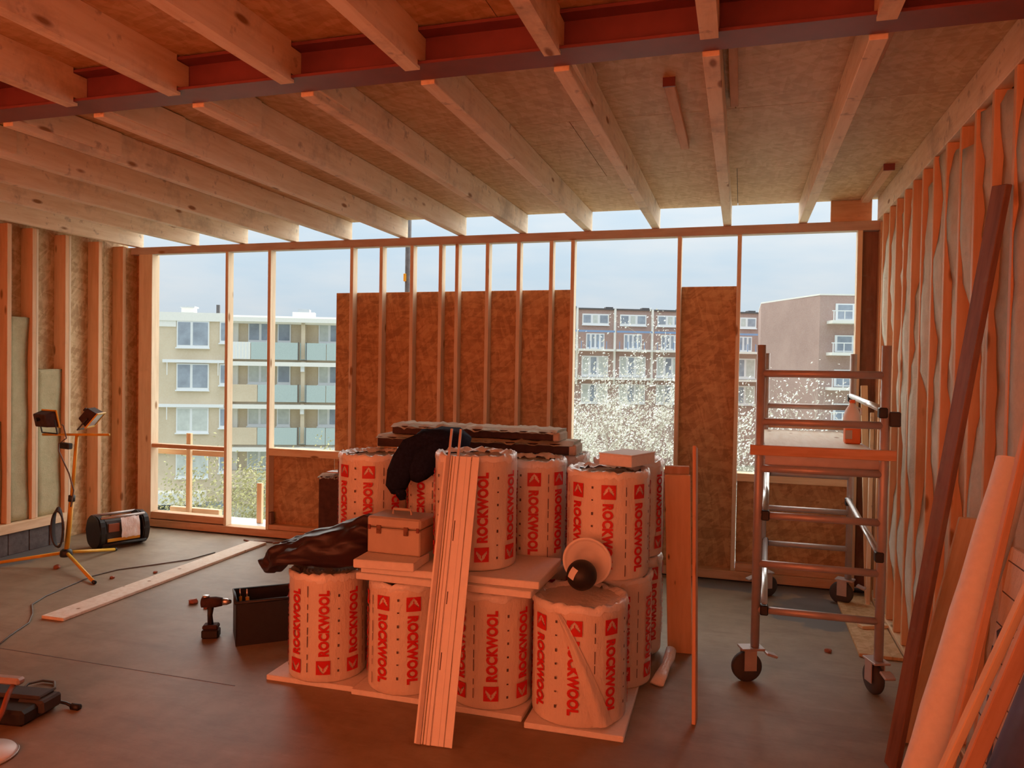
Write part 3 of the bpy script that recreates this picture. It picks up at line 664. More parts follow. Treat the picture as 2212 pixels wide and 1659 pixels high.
# ---- aluminium guide rail leaning on the stack
gt, gb_ = Vector((-1.343, 3.598, 1.300)), Vector((-1.325, 3.225, 0.004))
gr = empty('guide_rail', gb_, 0, 'long aluminium saw guide rail leaning upright against the middle of the roll stack', 'guide rail')
z = (gt - gb_).normalized(); x = Vector((1, 0.08, 0)); x = (x - z * x.dot(z)).normalized(); y = z.cross(x)
gm = Matrix((x, y, z)).transposed().to_4x4(); GL = (gt - gb_).length
def gpart(name, x0, x1, y0, y1, z0, z1, mat, bev=0.0006, par=None):
    bm = bmesh.new(); cube(bm, (x0, y0, z0), (x1, y1, z1), bev); 
    for v in bm.verts: v.co = gm @ v.co
    return obj(name, bm, mat, par or gr)
base = gpart('base_plate', -0.092, 0.092, -0.004, 0.0, 0.0, GL, 'white')
# y axis sign: front faces the room end
fy = -1 if (gm @ Vector((0, 1, 0))).y > 0 else 1
def fr(a, b): return (min(fy * a, fy * b), max(fy * a, fy * b))
for nm, a, b, d0, d1, mt in (('side_profile', -0.080, -0.060, 0.0, 0.012, 'groove'), ('ridge', -0.030, -0.014, 0.0, 0.010, 'white'), ('ridge', 0.018, 0.026, 0.0, 0.006, 'white'), ('slide_strip', -0.036, -0.032, 0.0, 0.005, 'groove'), ('slide_strip', -0.012, -0.0095, 0.0, 0.005, 'groove'), ('grip_strip', -0.052, -0.046, 0.0, 0.004, 'olive'), ('grip_strip', 0.049, 0.0555, 0.0, 0.004, 'olive'), ('edge_lip', 0.080, 0.092, 0.0, 0.006, 'white')):
    y0_, y1_ = fr(d0, d1); gpart(nm, a, b, y0_, y1_, 0.0, GL, mt)
for a, b in ((0.42, 0.52), (0.72, 0.78), (1.02, 1.10)):
    y0_, y1_ = fr(0.0, 0.0042); gpart('marking', -0.006, 0.0, y0_, y1_, GL - a, GL - a + (b - a), 'ink')
for x_ in (-0.068, -0.020): gpart('connector_bar', x_ - 0.006, x_ + 0.006, *fr(0.0, 0.008), GL - 0.12, GL + 0.14, 'alu_dull')
# ---- boards leaning at the right end of the stack
wp = plank('wide_board', (-0.348, 4.55, 1.14), (-0.330, 4.80, 0.002), (1, 0.03, 0), 0.148, 0.022, 'knotty'); tag(wp, 'wide knotty pine board leaning upright at the right end of the roll stack', 'board', 'boards leaning beside the stack')
wp = plank('wide_board', (-0.355, 4.585, 1.188), (-0.335, 4.84, 0.002), (1, 0.03, 0), 0.142, 0.022, 'redwood_z'); tag(wp, 'pine board leaning just behind the wide knotty board, its top slightly higher', 'board', 'boards leaning beside the stack')
wp = plank('narrow_board', (-0.228, 4.16, 1.348), (-0.186, 3.86, 0.0), (0.04, 1, 0), 0.10, 0.019, 'redwood_z'); tag(wp, 'narrow pine board leaning edge-on in front of the wide knotty board', 'board', 'boards leaning beside the stack')
o = box('film_scrap', (-0.52, 4.50, 0.0), (-0.40, 4.60, 0.05), 'film', None, 0.02, (0.15, 0.1, 0.6)); bpy.data.objects.remove(o)
bm = bmesh.new(); loft(bm, [((-0.415, 4.24, 0.012), 0.04, 0.010, (1, 0.3, 0)), ((-0.40, 4.34, 0.03), 0.035, 0.022, (1, 0.3, 0)), ((-0.385, 4.46, 0.035), 0.025, 0.025, (1, 0.3, 0)), ((-0.375, 4.56, 0.05), 0.035, 0.035, (1, 0.3, 0)), ((-0.37, 4.62, 0.08), 0.03, 0.025, (1, 0.3, 0))], 14, 6)
tag(obj('film_scrap', bm, 'film', smooth=True), 'twisted strip of white film trailing on the floor beside the right flank of the stack', 'plastic film')
# =================================================================== ROLLING SCAFFOLD
FY, RY = 4.50, 6.22
FL, FR, RL, RR_ = 0.105, 0.745, 0.185, 0.805
sc_ = empty('rolling_scaffold', (0.43, 5.3, 0), 0, 'narrow aluminium rolling scaffold tower on castors by the right wall', 'scaffold')
def S(p): return (p[0] - 0.43, p[1] - 5.3, p[2])
def stube(name, pts, r, mat, n=12, par=None):
    bm = bmesh.new(); tube(bm, [S(p) for p in pts], r, n); return obj(name, bm, mat, par or sc_, smooth=True)
for x in (FL, FR): stube('upright', [(x, FY, 0.20), (x, FY, 1.905)], 0.024, 'alu_dull')
for x in (RL, RR_): stube('upright', [(x, RY, 0.20), (x, RY, 1.90)], 0.024, 'alu_dull')
for z in (1.746, 1.474, 1.21, 0.947, 0.671, 0.41): stube('rung', [(FL, FY, z), (FR, FY, z)], 0.021, 'alu_dull')
for z in (1.495, 1.24, 0.97, 0.70, 0.425): stube('rung', [(RL, RY, z), (RR_, RY, z)], 0.021, 'alu_dull')
for a, b in (((FL + 0.045, FY, 0.43), (RL + 0.02, RY, 0.45)), ((FL + 0.04, FY, 0.965), (RL + 0.02, RY, 0.99)), ((FR - 0.012, FY, 0.78), (RR_ - 0.012, RY, 0.80)), ((FR - 0.012, FY, 1.56), (RR_ - 0.012, RY, 1.585))):
    br = stube('brace', [a, b], 0.019, 'alu')
    for p in (a, b):
        bm = bmesh.new(); q = S(p); cube(bm, (q[0] - 0.022, q[1] - 0.03, q[2] - 0.045), (q[0] + 0.022, q[1] + 0.03, q[2] + 0.012), 0.006); obj('hook_clamp', bm, 'black', br)
for x, y in ((FR, FY),):
    bm = bmesh.new(); q = S((x, y, 1.50)); cube(bm, (q[0] + 0.02, q[1] - 0.03, q[2] - 0.03), (q[0] + 0.075, q[1] + 0.03, q[2] + 0.05), 0.006); obj('coupler', bm, 'rubber', sc_)
dk = empty('deck'); dk.parent = sc_
def sbox(name, lo, hi, mat, par, bev=0.003):
    lo, hi = S(lo), S(hi); bm = bmesh.new(); cube(bm, lo, hi, bev); return obj(name, bm, mat, par)
sbox('deck_panel', (0.145, 4.545, 1.292), (0.725, 6.18, 1.312), 'plank_white', dk)
sbox('deck_edge', (0.135, 4.53, 1.225), (0.735, 4.545, 1.288), 'alu_dull', dk); sbox('deck_edge', (0.135, 6.18, 1.245), (0.735, 6.195, 1.312), 'alu_dull', dk)
sbox('deck_edge', (0.130, 4.545, 1.26), (0.144, 6.18, 1.312), 'alu_dull', dk); sbox('deck_edge', (0.726, 4.545, 1.26), (0.74, 6.18, 1.312), 'alu_dull', dk)
def caster(x, y, ang):
    c = empty('castor'); c.parent = sc_; c.location = S((x, y, 0)); c.rotation_euler = (0, 0, ang)
    bm = bmesh.new(); mt = Matrix.Translation((0.045, 0, 0.085)) @ Matrix.Rotation(math.pi / 2, 4, 'X')
    lathe(bm, [(0.03, -0.024), (0.076, -0.022), (0.085, -0.012), (0.085, 0.012), (0.076, 0.022), (0.03, 0.024)], 28, mt); obj('wheel', bm, 'rubber', c, smooth=True)
    bm = bmesh.new()
    for s in (-1, 1): cube(bm, (0.0, s * 0.036 - 0.003, 0.07), (0.07, s * 0.036 + 0.003, 0.19), 0.001)
    cube(bm, (-0.045, -0.045, 0.185), (0.085, 0.045, 0.197), 0.002); cube(bm, (-0.075, -0.03, 0.165), (-0.01, 0.03, 0.18), 0.004, Matrix.Rotation(D(-18), 4, 'Y'))
    obj('fork', bm, 'alu_dull', c)
    bm = bmesh.new(); lathe(bm, [(0.018, 0.197), (0.018, 0.30)], 12); obj('spindle', bm, 'alu_dull', c, smooth=True)
caster(FL, FY, D(200)); caster(FR, FY, D(110)); caster(RR_, RY, D(160)); caster(RL, RY, D(30))
bb = box('timber_batten', (0.055, 4.448, 1.289), (0.80, 4.475, 1.345), 'redwood_x', None, 0.003); tag(bb, 'reddish timber batten fixed across the front of the scaffold at deck height', 'batten', 'timber battens on the scaffold')
bb = box('timber_batten', (0.13, 6.247, 1.322), (0.83, 6.270, 1.395), 'redwood_x', None, 0.003); tag(bb, 'timber batten fixed across the rear of the scaffold at deck height', 'batten', 'timber battens on the scaffold')
tb = empty('orange_tub', (0.675, 5.2, 1.3135), 0, 'square orange tub with a white rim standing on the scaffold deck', 'tub')
bm = bmesh.new(); cube(bm, (-0.046, -0.046, 0), (0.046, 0.046, 0.105), 0.006); obj('body', bm, 'orange', tb)
bm = bmesh.new(); cube(bm, (-0.049, -0.049, 0.105), (0.049, 0.049, 0.118), 0.003); obj('rim', bm, 'white', tb)
bm = bmesh.new(); cube(bm, (-0.044, -0.0475, 0.03), (-0.005, -0.0462, 0.085), 0.0); obj('label_patch', bm, 'case', tb)
bt = empty('jug', (0.672, 5.2, 1.432), 0, 'white plastic jug with an orange cap standing on the orange tub', 'jug')
bm = bmesh.new(); lathe(bm, [(0.042, 0), (0.050, 0.006), (0.053, 0.03), (0.051, 0.055), (0.040, 0.090), (0.022, 0.120), (0.016, 0.135)], 24); obj('body', bm, 'white', bt, smooth=True)
bm = bmesh.new(); tube(bm, [(0.03, 0.015, 0.105), (0.052, 0.02, 0.10), (0.056, 0.02, 0.07), (0.044, 0.015, 0.05)], 0.007, 8); obj('handle', bm, 'white', bt, smooth=True)
bm = bmesh.new(); lathe(bm, [(0.018, 0.135), (0.018, 0.152), (0.015, 0.156)], 16); obj('cap', bm, 'orange', bt, smooth=True)
# ---- planks in the corner behind the tower
o = plank('lath', (0.93, 6.56, 1.66), (0.97, 6.36, 0.0), (1, 0, 0), 0.05, 0.02, 'pine_z'); tag(o, 'pale pine lath leaning in the rear right corner behind the scaffold', 'lath')
o = plank('lath', (0.985, 6.50, 1.45), (0.945, 6.22, 0.0), (1, 0, 0), 0.03, 0.02, 'joist_z'); tag(o, 'thin greyish lath leaning in the rear right corner beside the pale one', 'lath')
o = box('floor_sheet', (0.735, 5.10, 0.001), (0.985, 6.42, 0.022), 'osb_xy', None, 0.002); tag(o, 'strip of OSB sheet lying on the floor along the right wall', 'OSB strip')
o = box('offcut', (0.80, 5.62, 0.023), (0.99, 5.68, 0.045), 'pine_x', None, 0.002, (0, 0, D(24))); tag(o, 'pale wood offcut lying on the OSB strip by the right wall', 'offcut')
# =================================================================== MATERIAL LEANING ON THE RIGHT WALL
G = 'lengths of timber leaning on the right wall'
o = plank('old_plank', (0.962, 3.42, 2.50), (0.672, 3.67, 0.012), (0.35, -1, 0), 0.088, 0.026, 'oldwood_z'); tag(o, 'long dark weathered plank leaning against the right stud wall', 'plank', G)
o = plank('board', (0.935, 3.62, 1.15), (0.80, 3.98, 0.003), (1, 0.2, 0), 0.085, 0.018, 'pine_z'); tag(o, 'short pale board leaning low on the right wall behind the long dark plank', 'board', G)
wr_ = empty('sheeting_roll', (0.455, 2.635, 0.0), 0, 'slim roll of white sheeting leaning near the camera at the right', 'sheeting roll', G)
a_, b_ = Vector((0.0, 0.0, 0.02)), Vector((0.462, 0.395, 1.455)); mq = Matrix.Translation(a_) @ (b_ - a_).to_track_quat('Z', 'Y').to_matrix().to_4x4(); LL = (b_ - a_).length
bm = bmesh.new(); rg_ = lathe(bm, [(0.056, 0.0)] + [(0.0575 + 0.0015 * math.sin(k * 2.3), LL * k / 14) for k in range(15)], 32, mq, False); obj('sheet', bm, 'foam', wr_, smooth=True)
bm = bmesh.new(); pr = [(0.0555 - 0.0042 * k / 10.0, k) for k in range(60)]
tube(bm, [mq @ Vector((r_ * math.cos(k * 0.55), r_ * math.sin(k * 0.55), LL - 0.004)) for r_, k in pr if r_ > 0.03], 0.0022, 5); obj('rolled_end', bm, 'foam', wr_, smooth=True)
o = plank('lath', (0.955, 2.86, 1.90), (0.505, 2.495, 0.005), (1, 0.2, 0), 0.024, 0.03, 'redwood_z'); tag(o, 'reddish lath leaning just in front of the wide white board at the right', 'lath', G)
o = plank('lath', (0.975, 2.55, 1.58), (0.345, 2.39, 0.006), (1, 0.2, 0.0), 0.024, 0.03, 'pine_z'); tag(o, 'pale lath leaning at a flat angle at the right edge, crossing the reddish one', 'lath', G)
o = plank('lath', (0.955, 2.32, 1.72), (0.39, 2.30, 0.006), (1, 0.0, 0), 0.042, 0.03, 'redwood_z'); tag(o, 'thick orange-lit lath leaning beside the navy roll at the bottom right', 'lath', G)
nr = empty('membrane_roll', (0.43, 1.98, 0), 0, 'navy blue membrane roll with a white edge leaning at the bottom right corner', 'membrane roll')
a, b = Vector((0.0, 0.0, 0.03)), Vector((0.43, 0.03, 1.40)); mtx = Matrix.Translation(a) @ (b - a).to_track_quat('Z', 'Y').to_matrix().to_4x4()
bm = bmesh.new(); lathe(bm, [(0.09, 0), (0.105, 0.004), (0.107, 0.3), (0.106, 1.2), (0.107, (b - a).length - 0.01), (0.03, (b - a).length)], 36, mtx); obj('membrane', bm, 'navysheet', nr, smooth=True)
bm = bmesh.new(); n_ = 30
sheet(bm, lambda u, v: mtx @ Vector(((0.109 + 0.01 * u) * math.cos(D(200 + 26 * u)), (0.109 + 0.01 * u) * math.sin(D(200 + 26 * u)), 0.02 + 1.36 * v)), 6, n_); obj('loose_edge', bm, 'film', nr, smooth=True)
# printed insulation sheet leaning on the wall
ps = empty('insulation_sheet', (0.70, 2.55, 0.0), 0, 'pale insulation sheet with thin grid lines and dark lettering leaning on the right wall', 'insulation sheet')
tl = math.atan2(0.17, 1.2); pm = Matrix.Rotation(tl, 4, 'Y')
bm = bmesh.new(); cube(bm, (0.0, -0.33, 0.004), (0.03, 0.33, 1.20), 0.003, pm); obj('board', bm, 'wrap', ps)
for z_ in [0.10 + 0.105 * k for k in range(11)]:
    bm = bmesh.new(); cube(bm, (-0.0012, -0.33, z_), (0.0005, 0.33, z_ + 0.004), 0, pm); obj('grid_line', bm, 'ink', ps)
def stroke(y0, z0, y1, z1, w):
    d = Vector((0, y1 - y0, z1 - z0)); L_ = d.length; ang = math.atan2(z1 - z0, y1 - y0)
    bm = bmesh.new(); cube(bm, (-0.0018, 0, -w / 2), (0.0, L_, w / 2), 0, pm @ Matrix.Translation((0, y0, z0)) @ Matrix.Rotation(ang, 4, 'X')); return obj('letter_stroke', bm, 'navysheet', ps)
for q in ((0.16, 0.99, 0.30, 0.90, 0.04), (0.27, 0.845, 0.325, 0.845, 0.035), (0.16, 0.70, 0.28, 0.70, 0.022), (0.22, 0.70, 0.22, 0.63, 0.02), (0.16, 0.60, 0.31, 0.60, 0.024), (0.17, 0.60, 0.17, 0.52, 0.022), (0.235, 0.60, 0.235, 0.54, 0.022), (0.30, 0.60, 0.30, 0.50, 0.022)): stroke(*q)
# =================================================================== LEFT: WORK LIGHT, RADIO, PLANK, CABLE
wl_ = empty('work_light', (-5.48, 5.08, 0), 0, 'yellow twin-head site work light on a low tripod near the left wall', 'work light')
def wt(name, pts, r, mat, n=10, par=None):
    bm = bmesh.new(); tube(bm, pts, r, n); return obj(name, bm, mat, par or wl_, smooth=True)
for e in ((-0.62, -0.26, 0.016), (0.64, -0.335, 0.016), (-0.03, 0.56, 0.016)):
    d = Vector(e); lg = wt('leg', [(0, 0, 0.12), d], 0.014, 'yellow'); wt('foot', [d * 0.985, d * 1.025], 0.0155, 'black', 10, lg)
bm = bmesh.new(); lathe(bm, [(0.045, 0.085), (0.05, 0.10), (0.045, 0.135), (0.03, 0.15)], 16); obj('hub', bm, 'black', wl_, smooth=True)
tp = Vector((0.11, 0.0, 1.12))
lo_ = wt('lower_pole', [(0, 0, 0.10), tp * 0.52], 0.020, 'yellow'); wt('upper_pole', [tp * 0.5, tp], 0.014, 'yellow')
wt('clamp', [tp * 0.50, tp * 0.545], 0.027, 'black'); wt('cross_bar', [(-0.26, 0.0, 1.115), (0.43, 0.02, 1.140)], 0.011, 'yellow')
def lamp(name, c, rx, rz, par=wl_):
    e = empty(name); e.parent = par; e.location = c; e.rotation_euler = (rx, 0, rz)
    bm = bmesh.new()
    for (x, y, z) in ((-.1, 0, -.07), (.1, 0, -.07), (.1, 0, .07), (-.1, 0, .07), (-.085, .09, -.05), (.085, .09, -.05), (.085, .09, .06), (-.085, .09, .06)): bm.verts.new((x, y, z))
    bm.verts.ensure_lookup_table()
    for f in ((0, 1, 5, 4), (1, 2, 6, 5), (2, 3, 7, 6), (3, 0, 4, 7), (4, 5, 6, 7), (0, 3, 2, 1)): bm.faces.new([bm.verts[i] for i in f])
    bmesh.ops.bevel(bm, geom=bm.edges[:], offset=0.006, segments=1, affect='EDGES'); obj('housing', bm, 'slabface', e)
    bm = bmesh.new()
    for lo2, hi2 in (((-.105, -.012, .062), (.105, 0, .078)), ((-.105, -.012, -.078), (.105, 0, -.062)), ((-.108, -.012, -.078), (-.095, 0, .078)), ((.095, -.012, -.078), (.108, 0, .078))): cube(bm, lo2, hi2, 0.002)
    obj('bezel', bm, 'yellow', e)
    bm = bmesh.new(); cube(bm, (-.095, -.006, -.062), (.095, -.002, .062)); obj('glass', bm, 'pane', e)
    bm = bmesh.new(); tube(bm, [(-.112, .03, 0), (-.112, .03, -.12), (.112, .03, -.12), (.112, .03, 0)], 0.006, 6); obj('yoke', bm, 'black', e)
    bm = bmesh.new(); tube(bm, [(0, .09, .02), (0, .12, .02)], 0.016, 10); obj('cable_gland', bm, 'black', e)
lamp('lamp_head', (-0.18, 0.0, 1.255), D(-12), D(168)); lamp('lamp_head', (0.30, 0.0, 1.262), D(38), D(118))
wt('power_cable', [(-0.03, -0.02, 1.21), (0.02, -0.05, 1.20), (0.05, -0.05, 1.10), (-0.02, -0.06, 1.05), (-0.02, -0.06, 0.99), (0.07, -0.04, 0.80), (0.11, -0.03, 0.66), (0.08, -0.03, 0.52)], 0.006, 'cable', 6)
bm = bmesh.new(); cube(bm, (-0.04, -0.09, 1.015), (0.06, -0.04, 1.065), 0.008, Matrix.Rotation(D(3), 4, 'Y')); obj('junction_box', bm, 'black', wl_)
cc = empty('cable_coil', (-5.50, 5.03, 0.18), 0, 'dark coil of cable hanging on the pole of the yellow work light', 'cable')
for k in range(5):
    bm = bmesh.new(); pts = [(0.045 * (1 + 0.12 * k) * math.cos(t) + 0.01 * k - 0.01, -0.012 * k, 0.16 + 0.17 * (1 - 0.03 * k) * math.sin(t)) for t in [2 * math.pi * i / 24 for i in range(25)]]; tube(bm, pts, 0.008, 6); obj('cable_loop', bm, 'rubber', cc, smooth=True)
# ---- site radio
rd = empty('site_radio', (-5.66, 5.83, 0), D(68), 'black and grey roll-cage site radio with yellow trim on the floor by the left wall', 'radio')
for x in (-0.20, 0.20):
    bm = bmesh.new(); vs1, vs2 = [], []
    for k in range(20):
        a = 2 * math.pi * k / 20; y_, z_ = 0.155 * (abs(math.cos(a)) ** 0.7) * (1 if math.cos(a) >= 0 else -1), 0.16 + 0.155 * (abs(math.sin(a)) ** 0.75) * (1 if math.sin(a) >= 0 else -1)
        vs1.append(bm.verts.new((x - 0.03, y_, z_))); vs2.append(bm.verts.new((x + 0.03, y_, z_)))
    bm.faces.new(vs1[::-1]); bm.faces.new(vs2)
    for k in range(20): bm.faces.new((vs1[k], vs1[(k + 1) % 20], vs2[(k + 1) % 20], vs2[k]))
    bmesh.ops.bevel(bm, geom=[e for e in bm.edges if len(e.link_faces) == 2 and (e.verts[0].co.x == e.verts[1].co.x)], offset=0.012, segments=2, affect='EDGES'); obj('end_guard', bm, 'black', rd)
bm = bmesh.new(); cube(bm, (-0.17, -0.11, 0.05), (0.17, 0.11, 0.26), 0.02); body = obj('body', bm, 'rubber', rd)
bm = bmesh.new(); cube(bm, (-0.15, -0.125, 0.07), (0.15, -0.111, 0.10), 0.003); obj('trim_strip', bm, 'yellow', body)
bm = bmesh.new(); cube(bm, (-0.14, -0.122, 0.16), (-0.04, -0.111, 0.24), 0.003); obj('display_panel', bm, 'hose', body)
for y_, z_ in ((-0.10, 0.295), (0.10, 0.295), (-0.135, 0.05), (0.135, 0.05)):
    bm = bmesh.new(); tube(bm, [(-0.2, y_, z_), (0.2, y_, z_)], 0.013, 10); obj('roll_bar', bm, 'alu_dull' if z_ > 0.2 else 'black', rd, smooth=True)
bm = bmesh.new(); sheet(bm, lambda u, v: Vector((-0.03 + 0.17 * u, -0.145 - 0.012 * noise.noise(Vector((u * 4, v * 4, 2))) + 0.03 * (v ** 3), 0.10 + 0.185 * v + 0.01 * noise.noise(Vector((u * 6, v * 3, 0))))), 8, 8)
tag(obj('plastic_sachet', bm, 'film', None, (-5.66, 5.83, 0.0), True, (0, 0, D(68))), 'crumpled clear plastic sachet caught on the front of the site radio', 'plastic bag')
# ---- loose plank on the floor
o = plank('floor_plank', (-4.475, 6.35, 0.012), (-4.415, 3.985, 0.012), (1, 0, 0), 0.185, 0.022, 'plank_white'); tag(o, 'long pale plank lying flat on the floor left of the rolls', 'plank')
# ---- cable across the floor
CB = [(-4.28, 3.45), (-4.40, 3.66), (-4.50, 3.88), (-4.64, 4.03), (-4.82, 4.18), (-4.90, 4.36), (-4.96, 4.62), (-5.02, 4.90), (-4.98, 5.12), (-4.80, 5.38), (-4.66, 5.6), (-4.62, 5.9)]
bm = bmesh.new(); tube(bm, [(x, y, 0.006) for x, y in CB], 0.0055, 6); tag(obj('floor_cable', bm, 'cable', smooth=True), 'thin grey cable snaking over the floor from the left edge past the plank', 'cable')
# ---- rubble
for x, y, s, lb in ((-3.78, 4.60, 0.034, 'small dark chunk of rubble on the floor left of the black tool tote'), (-5.49, 5.00, 0.03, 'small reddish crumb of rubble under the work light tripod'), (-4.63, 5.17, 0.018, 'tiny dark crumb of rubble just behind the floor plank'), (0.56, 5.12, 0.022, 'small dark crumb of rubble on the floor under the scaffold'), (-4.83, 4.92, 0.02, 'flat dark splinter on the floor at the tripod foot'), (-3.62, 4.54, 0.02, 'curved dark scrap beside the rubble chunk near the tool tote')):
    bm = bmesh.new(); bmesh.ops.create_icosphere(bm, subdivisions=2, radius=s)
    for v in bm.verts:
        v.co *= 1 + 0.5 * noise.noise(v.co * 40 + Vector((x, y, 0))); v.co.z = max(v.co.z * 0.7 + s * 0.45, 0)
    tag(obj('rubble', bm, 'hose', None, (x, y, 0)), lb, 'rubble', 'bits of rubble on the floor')
for k, (x, y, L_, a) in enumerate(((-4.45, 6.42, 0.22, 10), (-4.62, 6.40, 0.14, -20), (-4.30, 6.44, 0.12, 35))):
    o = box('wood_splinter', (x - L_ / 2, y - 0.012, 0), (x + L_ / 2, y + 0.012, 0.014), 'oldwood_x', None, 0.002, (0, 0, D(a))); tag(o, ('longest', 'left-hand', 'right-hand')[k] + ' of three wood splinters on the floor below the open window bay', 'splinter', 'wood splinters below the window')
# =================================================================== TOOL TOTE AND DRILL
tt = empty('tool_tote', (-2.85, 4.27, 0), D(40), 'open black tool tote full of hand tools on the floor left of the rolls', 'tool tote')
bm = bmesh.new(); w, d_, h_ = 0.27, 0.15, 0.27
for lo2, hi2 in (((-w, -d_, 0), (w, d_, 0.012)), ((-w, -d_, 0.012), (w, -d_ + 0.01, h_)), ((-w, d_ - 0.01, 0.012), (w, d_, h_)), ((-w, -d_, 0.012), (-w + 0.01, d_, h_)), ((w - 0.01, -d_, 0.012), (w, d_, h_))): cube(bm, lo2, hi2)
obj('shell', bm, 'black', tt)
bm = bmesh.new(); tube(bm, [(-w, -d_, h_), (w, -d_, h_), (w, d_, h_), (-w, d_, h_), (-w, -d_, h_)], 0.011, 8); obj('rim', bm, 'black', tt, smooth=True)
bm = bmesh.new(); tube(bm, [(-w + 0.02, 0, h_ - 0.05), (-w + 0.06, 0, h_ + 0.03), (w - 0.06, 0, h_ + 0.03), (w - 0.02, 0, h_ - 0.05)], 0.011, 8)
bm.free()
def tool(name, p0, p1, r, mat, headmat, hr, label, cat):
    e = empty(name, (-2.85, 4.27, 0), D(40), label, cat, 'hand tools in the tote')
    bm = bmesh.new(); tube(bm, [p0, p1], r, 8); obj('grip', bm, mat, e, smooth=True)
    v0, v1 = Vector(p0), Vector(p1); dd = (v1 - v0).normalized()
    bm = bmesh.new(); tube(bm, [v1 - dd * 0.002, v1 + dd * 0.02, v1 + dd * 0.05], [hr * 0.6, hr, hr * 0.55], 8); obj('head', bm, headmat, e, smooth=True)
tool('hammer', (-0.10, -0.05, 0.06), (0.12, -0.03, 0.31), 0.014, 'red', 'alu', 0.022, 'red-handled hammer with a bright head sticking out of the black tote', 'hammer')
tool('screwdriver', (-0.18, 0.03, 0.06), (-0.19, 0.05, 0.245), 0.012, 'yellow', 'alu', 0.007, 'yellow-handled screwdriver standing in the left end of the tote', 'screwdriver')
tool('screwdriver', (-0.22, 0.07, 0.06), (-0.23, 0.09, 0.24), 0.010, 'yellow', 'alu', 0.006, 'slim yellow chisel at the far left corner inside the tote', 'chisel')
tool('pliers', (0.02, 0.05, 0.06), (0.20, 0.06, 0.28), 0.013, 'orange', 'black', 0.02, 'orange-handled pliers lying across the right half of the tote', 'pliers')
tool('pliers', (0.10, 0.0, 0.06), (0.235, 0.02, 0.285), 0.011, 'orange', 'alu', 0.016, 'small orange-handled snips at the right end of the tote', 'snips')
dl = empty('cordless_drill', (-3.215, 4.07, 0), D(25), 'cordless drill standing on its battery beside the black tool tote', 'drill')
bm = bmesh.new(); cube(bm, (-0.05, -0.038, 0.0), (0.055, 0.038, 0.055), 0.008); obj('battery', bm, 'black', dl)
bm = bmesh.new(); cube(bm, (-0.045, -0.036, 0.056), (0.05, 0.036, 0.085), 0.008); obj('foot', bm, 'slabface', dl)
bm = bmesh.new(); tube(bm, [(0, 0, 0.08), (-0.005, 0, 0.14), (0.0, 0, 0.20)], [0.019, 0.016, 0.021], 12); obj('grip', bm, 'black', dl, smooth=True)
bm = bmesh.new(); tube(bm, [(-0.06, 0, 0.225), (-0.055, 0, 0.225), (0.03, 0, 0.225), (0.07, 0, 0.225)], [0.02, 0.033, 0.034, 0.026], 16); obj('motor_body', bm, 'slabface', dl, smooth=True)
bm = bmesh.new(); tube(bm, [(0.07, 0, 0.225), (0.10, 0, 0.225), (0.125, 0, 0.225)], [0.022, 0.021, 0.010], 14); obj('chuck', bm, 'alu', dl, smooth=True)
bm = bmesh.new(); tube(bm, [(-0.03, 0, 0.258), (-0.03, 0, 0.268)], 0.022, 12); obj('top_cap', bm, 'alu', dl, smooth=True)
# =================================================================== SAW AT THE LEFT EDGE
ms = empty('table_saw_base', (-3.52, 2.82, 0), D(8), 'low black mitre saw with grey guard and cable at the bottom left edge', 'saw')
bm = bmesh.new(); cube(bm, (-0.25, -0.10, 0.0), (0.27, 0.14, 0.075), 0.015); obj('base', bm, 'black', ms)
bm = bmesh.new(); cube(bm, (-0.10, 0.02, 0.076), (0.26, 0.12, 0.10), 0.006); cube(bm, (0.15, 0.0, 0.02), (0.295, 0.13, 0.085), 0.01); obj('fence', bm, 'rubber', ms)
bm = bmesh.new(); lathe(bm, [(0.04, -0.02), (0.13, -0.018), (0.14, 0.0), (0.13, 0.018), (0.04, 0.02)], 30, Matrix.Translation((-0.12, -0.01, 0.17)) @ Matrix.Rotation(math.pi / 2, 4, 'X')); obj('blade_guard', bm, 'zinc', ms, smooth=True)
bm = bmesh.new(); cube(bm, (-0.10, 0.0, 0.15), (0.16, 0.05, 0.185), 0.01); obj('arm', bm, 'alu_dull', ms)
bm = bmesh.new(); tube(bm, [(0.12, 0.02, 0.15), (0.16, -0.06, 0.14), (0.19, -0.13, 0.08), (0.20, -0.20, 0.03), (0.16, -0.27, 0.016), (0.05, -0.31, 0.016)], 0.013, 8); obj('hose', bm, 'hose', ms, smooth=True)
bm = bmesh.new(); tube(bm, [(0.25, 0.10, 0.05), (0.31, 0.14, 0.02), (0.35, 0.13, 0.012)], 0.008, 6); tube(bm, [(0.35, 0.13, 0.012), (0.395, 0.125, 0.012)], 0.017, 8); obj('plug_lead', bm, 'black', ms, smooth=True)
bm = bmesh.new(); tube(bm, [(-3.56, 3.03, 0.03), (-3.62, 3.12, 0.02), (-3.60, 3.19, 0.012), (-3.53, 3.20, 0.01), (-3.46, 3.14, 0.01), (-3.47, 3.06, 0.012), (-3.53, 3.0, 0.03), (-3.58, 2.96, 0.06)], 0.007, 6); tag(obj('cable_loop', bm, 'cable', smooth=True), 'dark loop of cable lying on the floor behind the saw at the left edge', 'cable')
dc = empty('white_disc', (-3.17, 2.50, 0), 0, 'white plastic disc lying at the bottom left corner of the floor', 'disc')
bm = bmesh.new(); lathe(bm, [(0.02, 0.0), (0.135, 0.0), (0.14, 0.008), (0.13, 0.02), (0.02, 0.028)], 36); obj('dish', bm, 'white', dc, smooth=True)
bm = bmesh.new(); lathe(bm, [(0.142, 0.002), (0.146, 0.006), (0.142, 0.012), (0.139, 0.006)], 36, None, False); obj('rim', bm, 'zinc', dc, smooth=True)
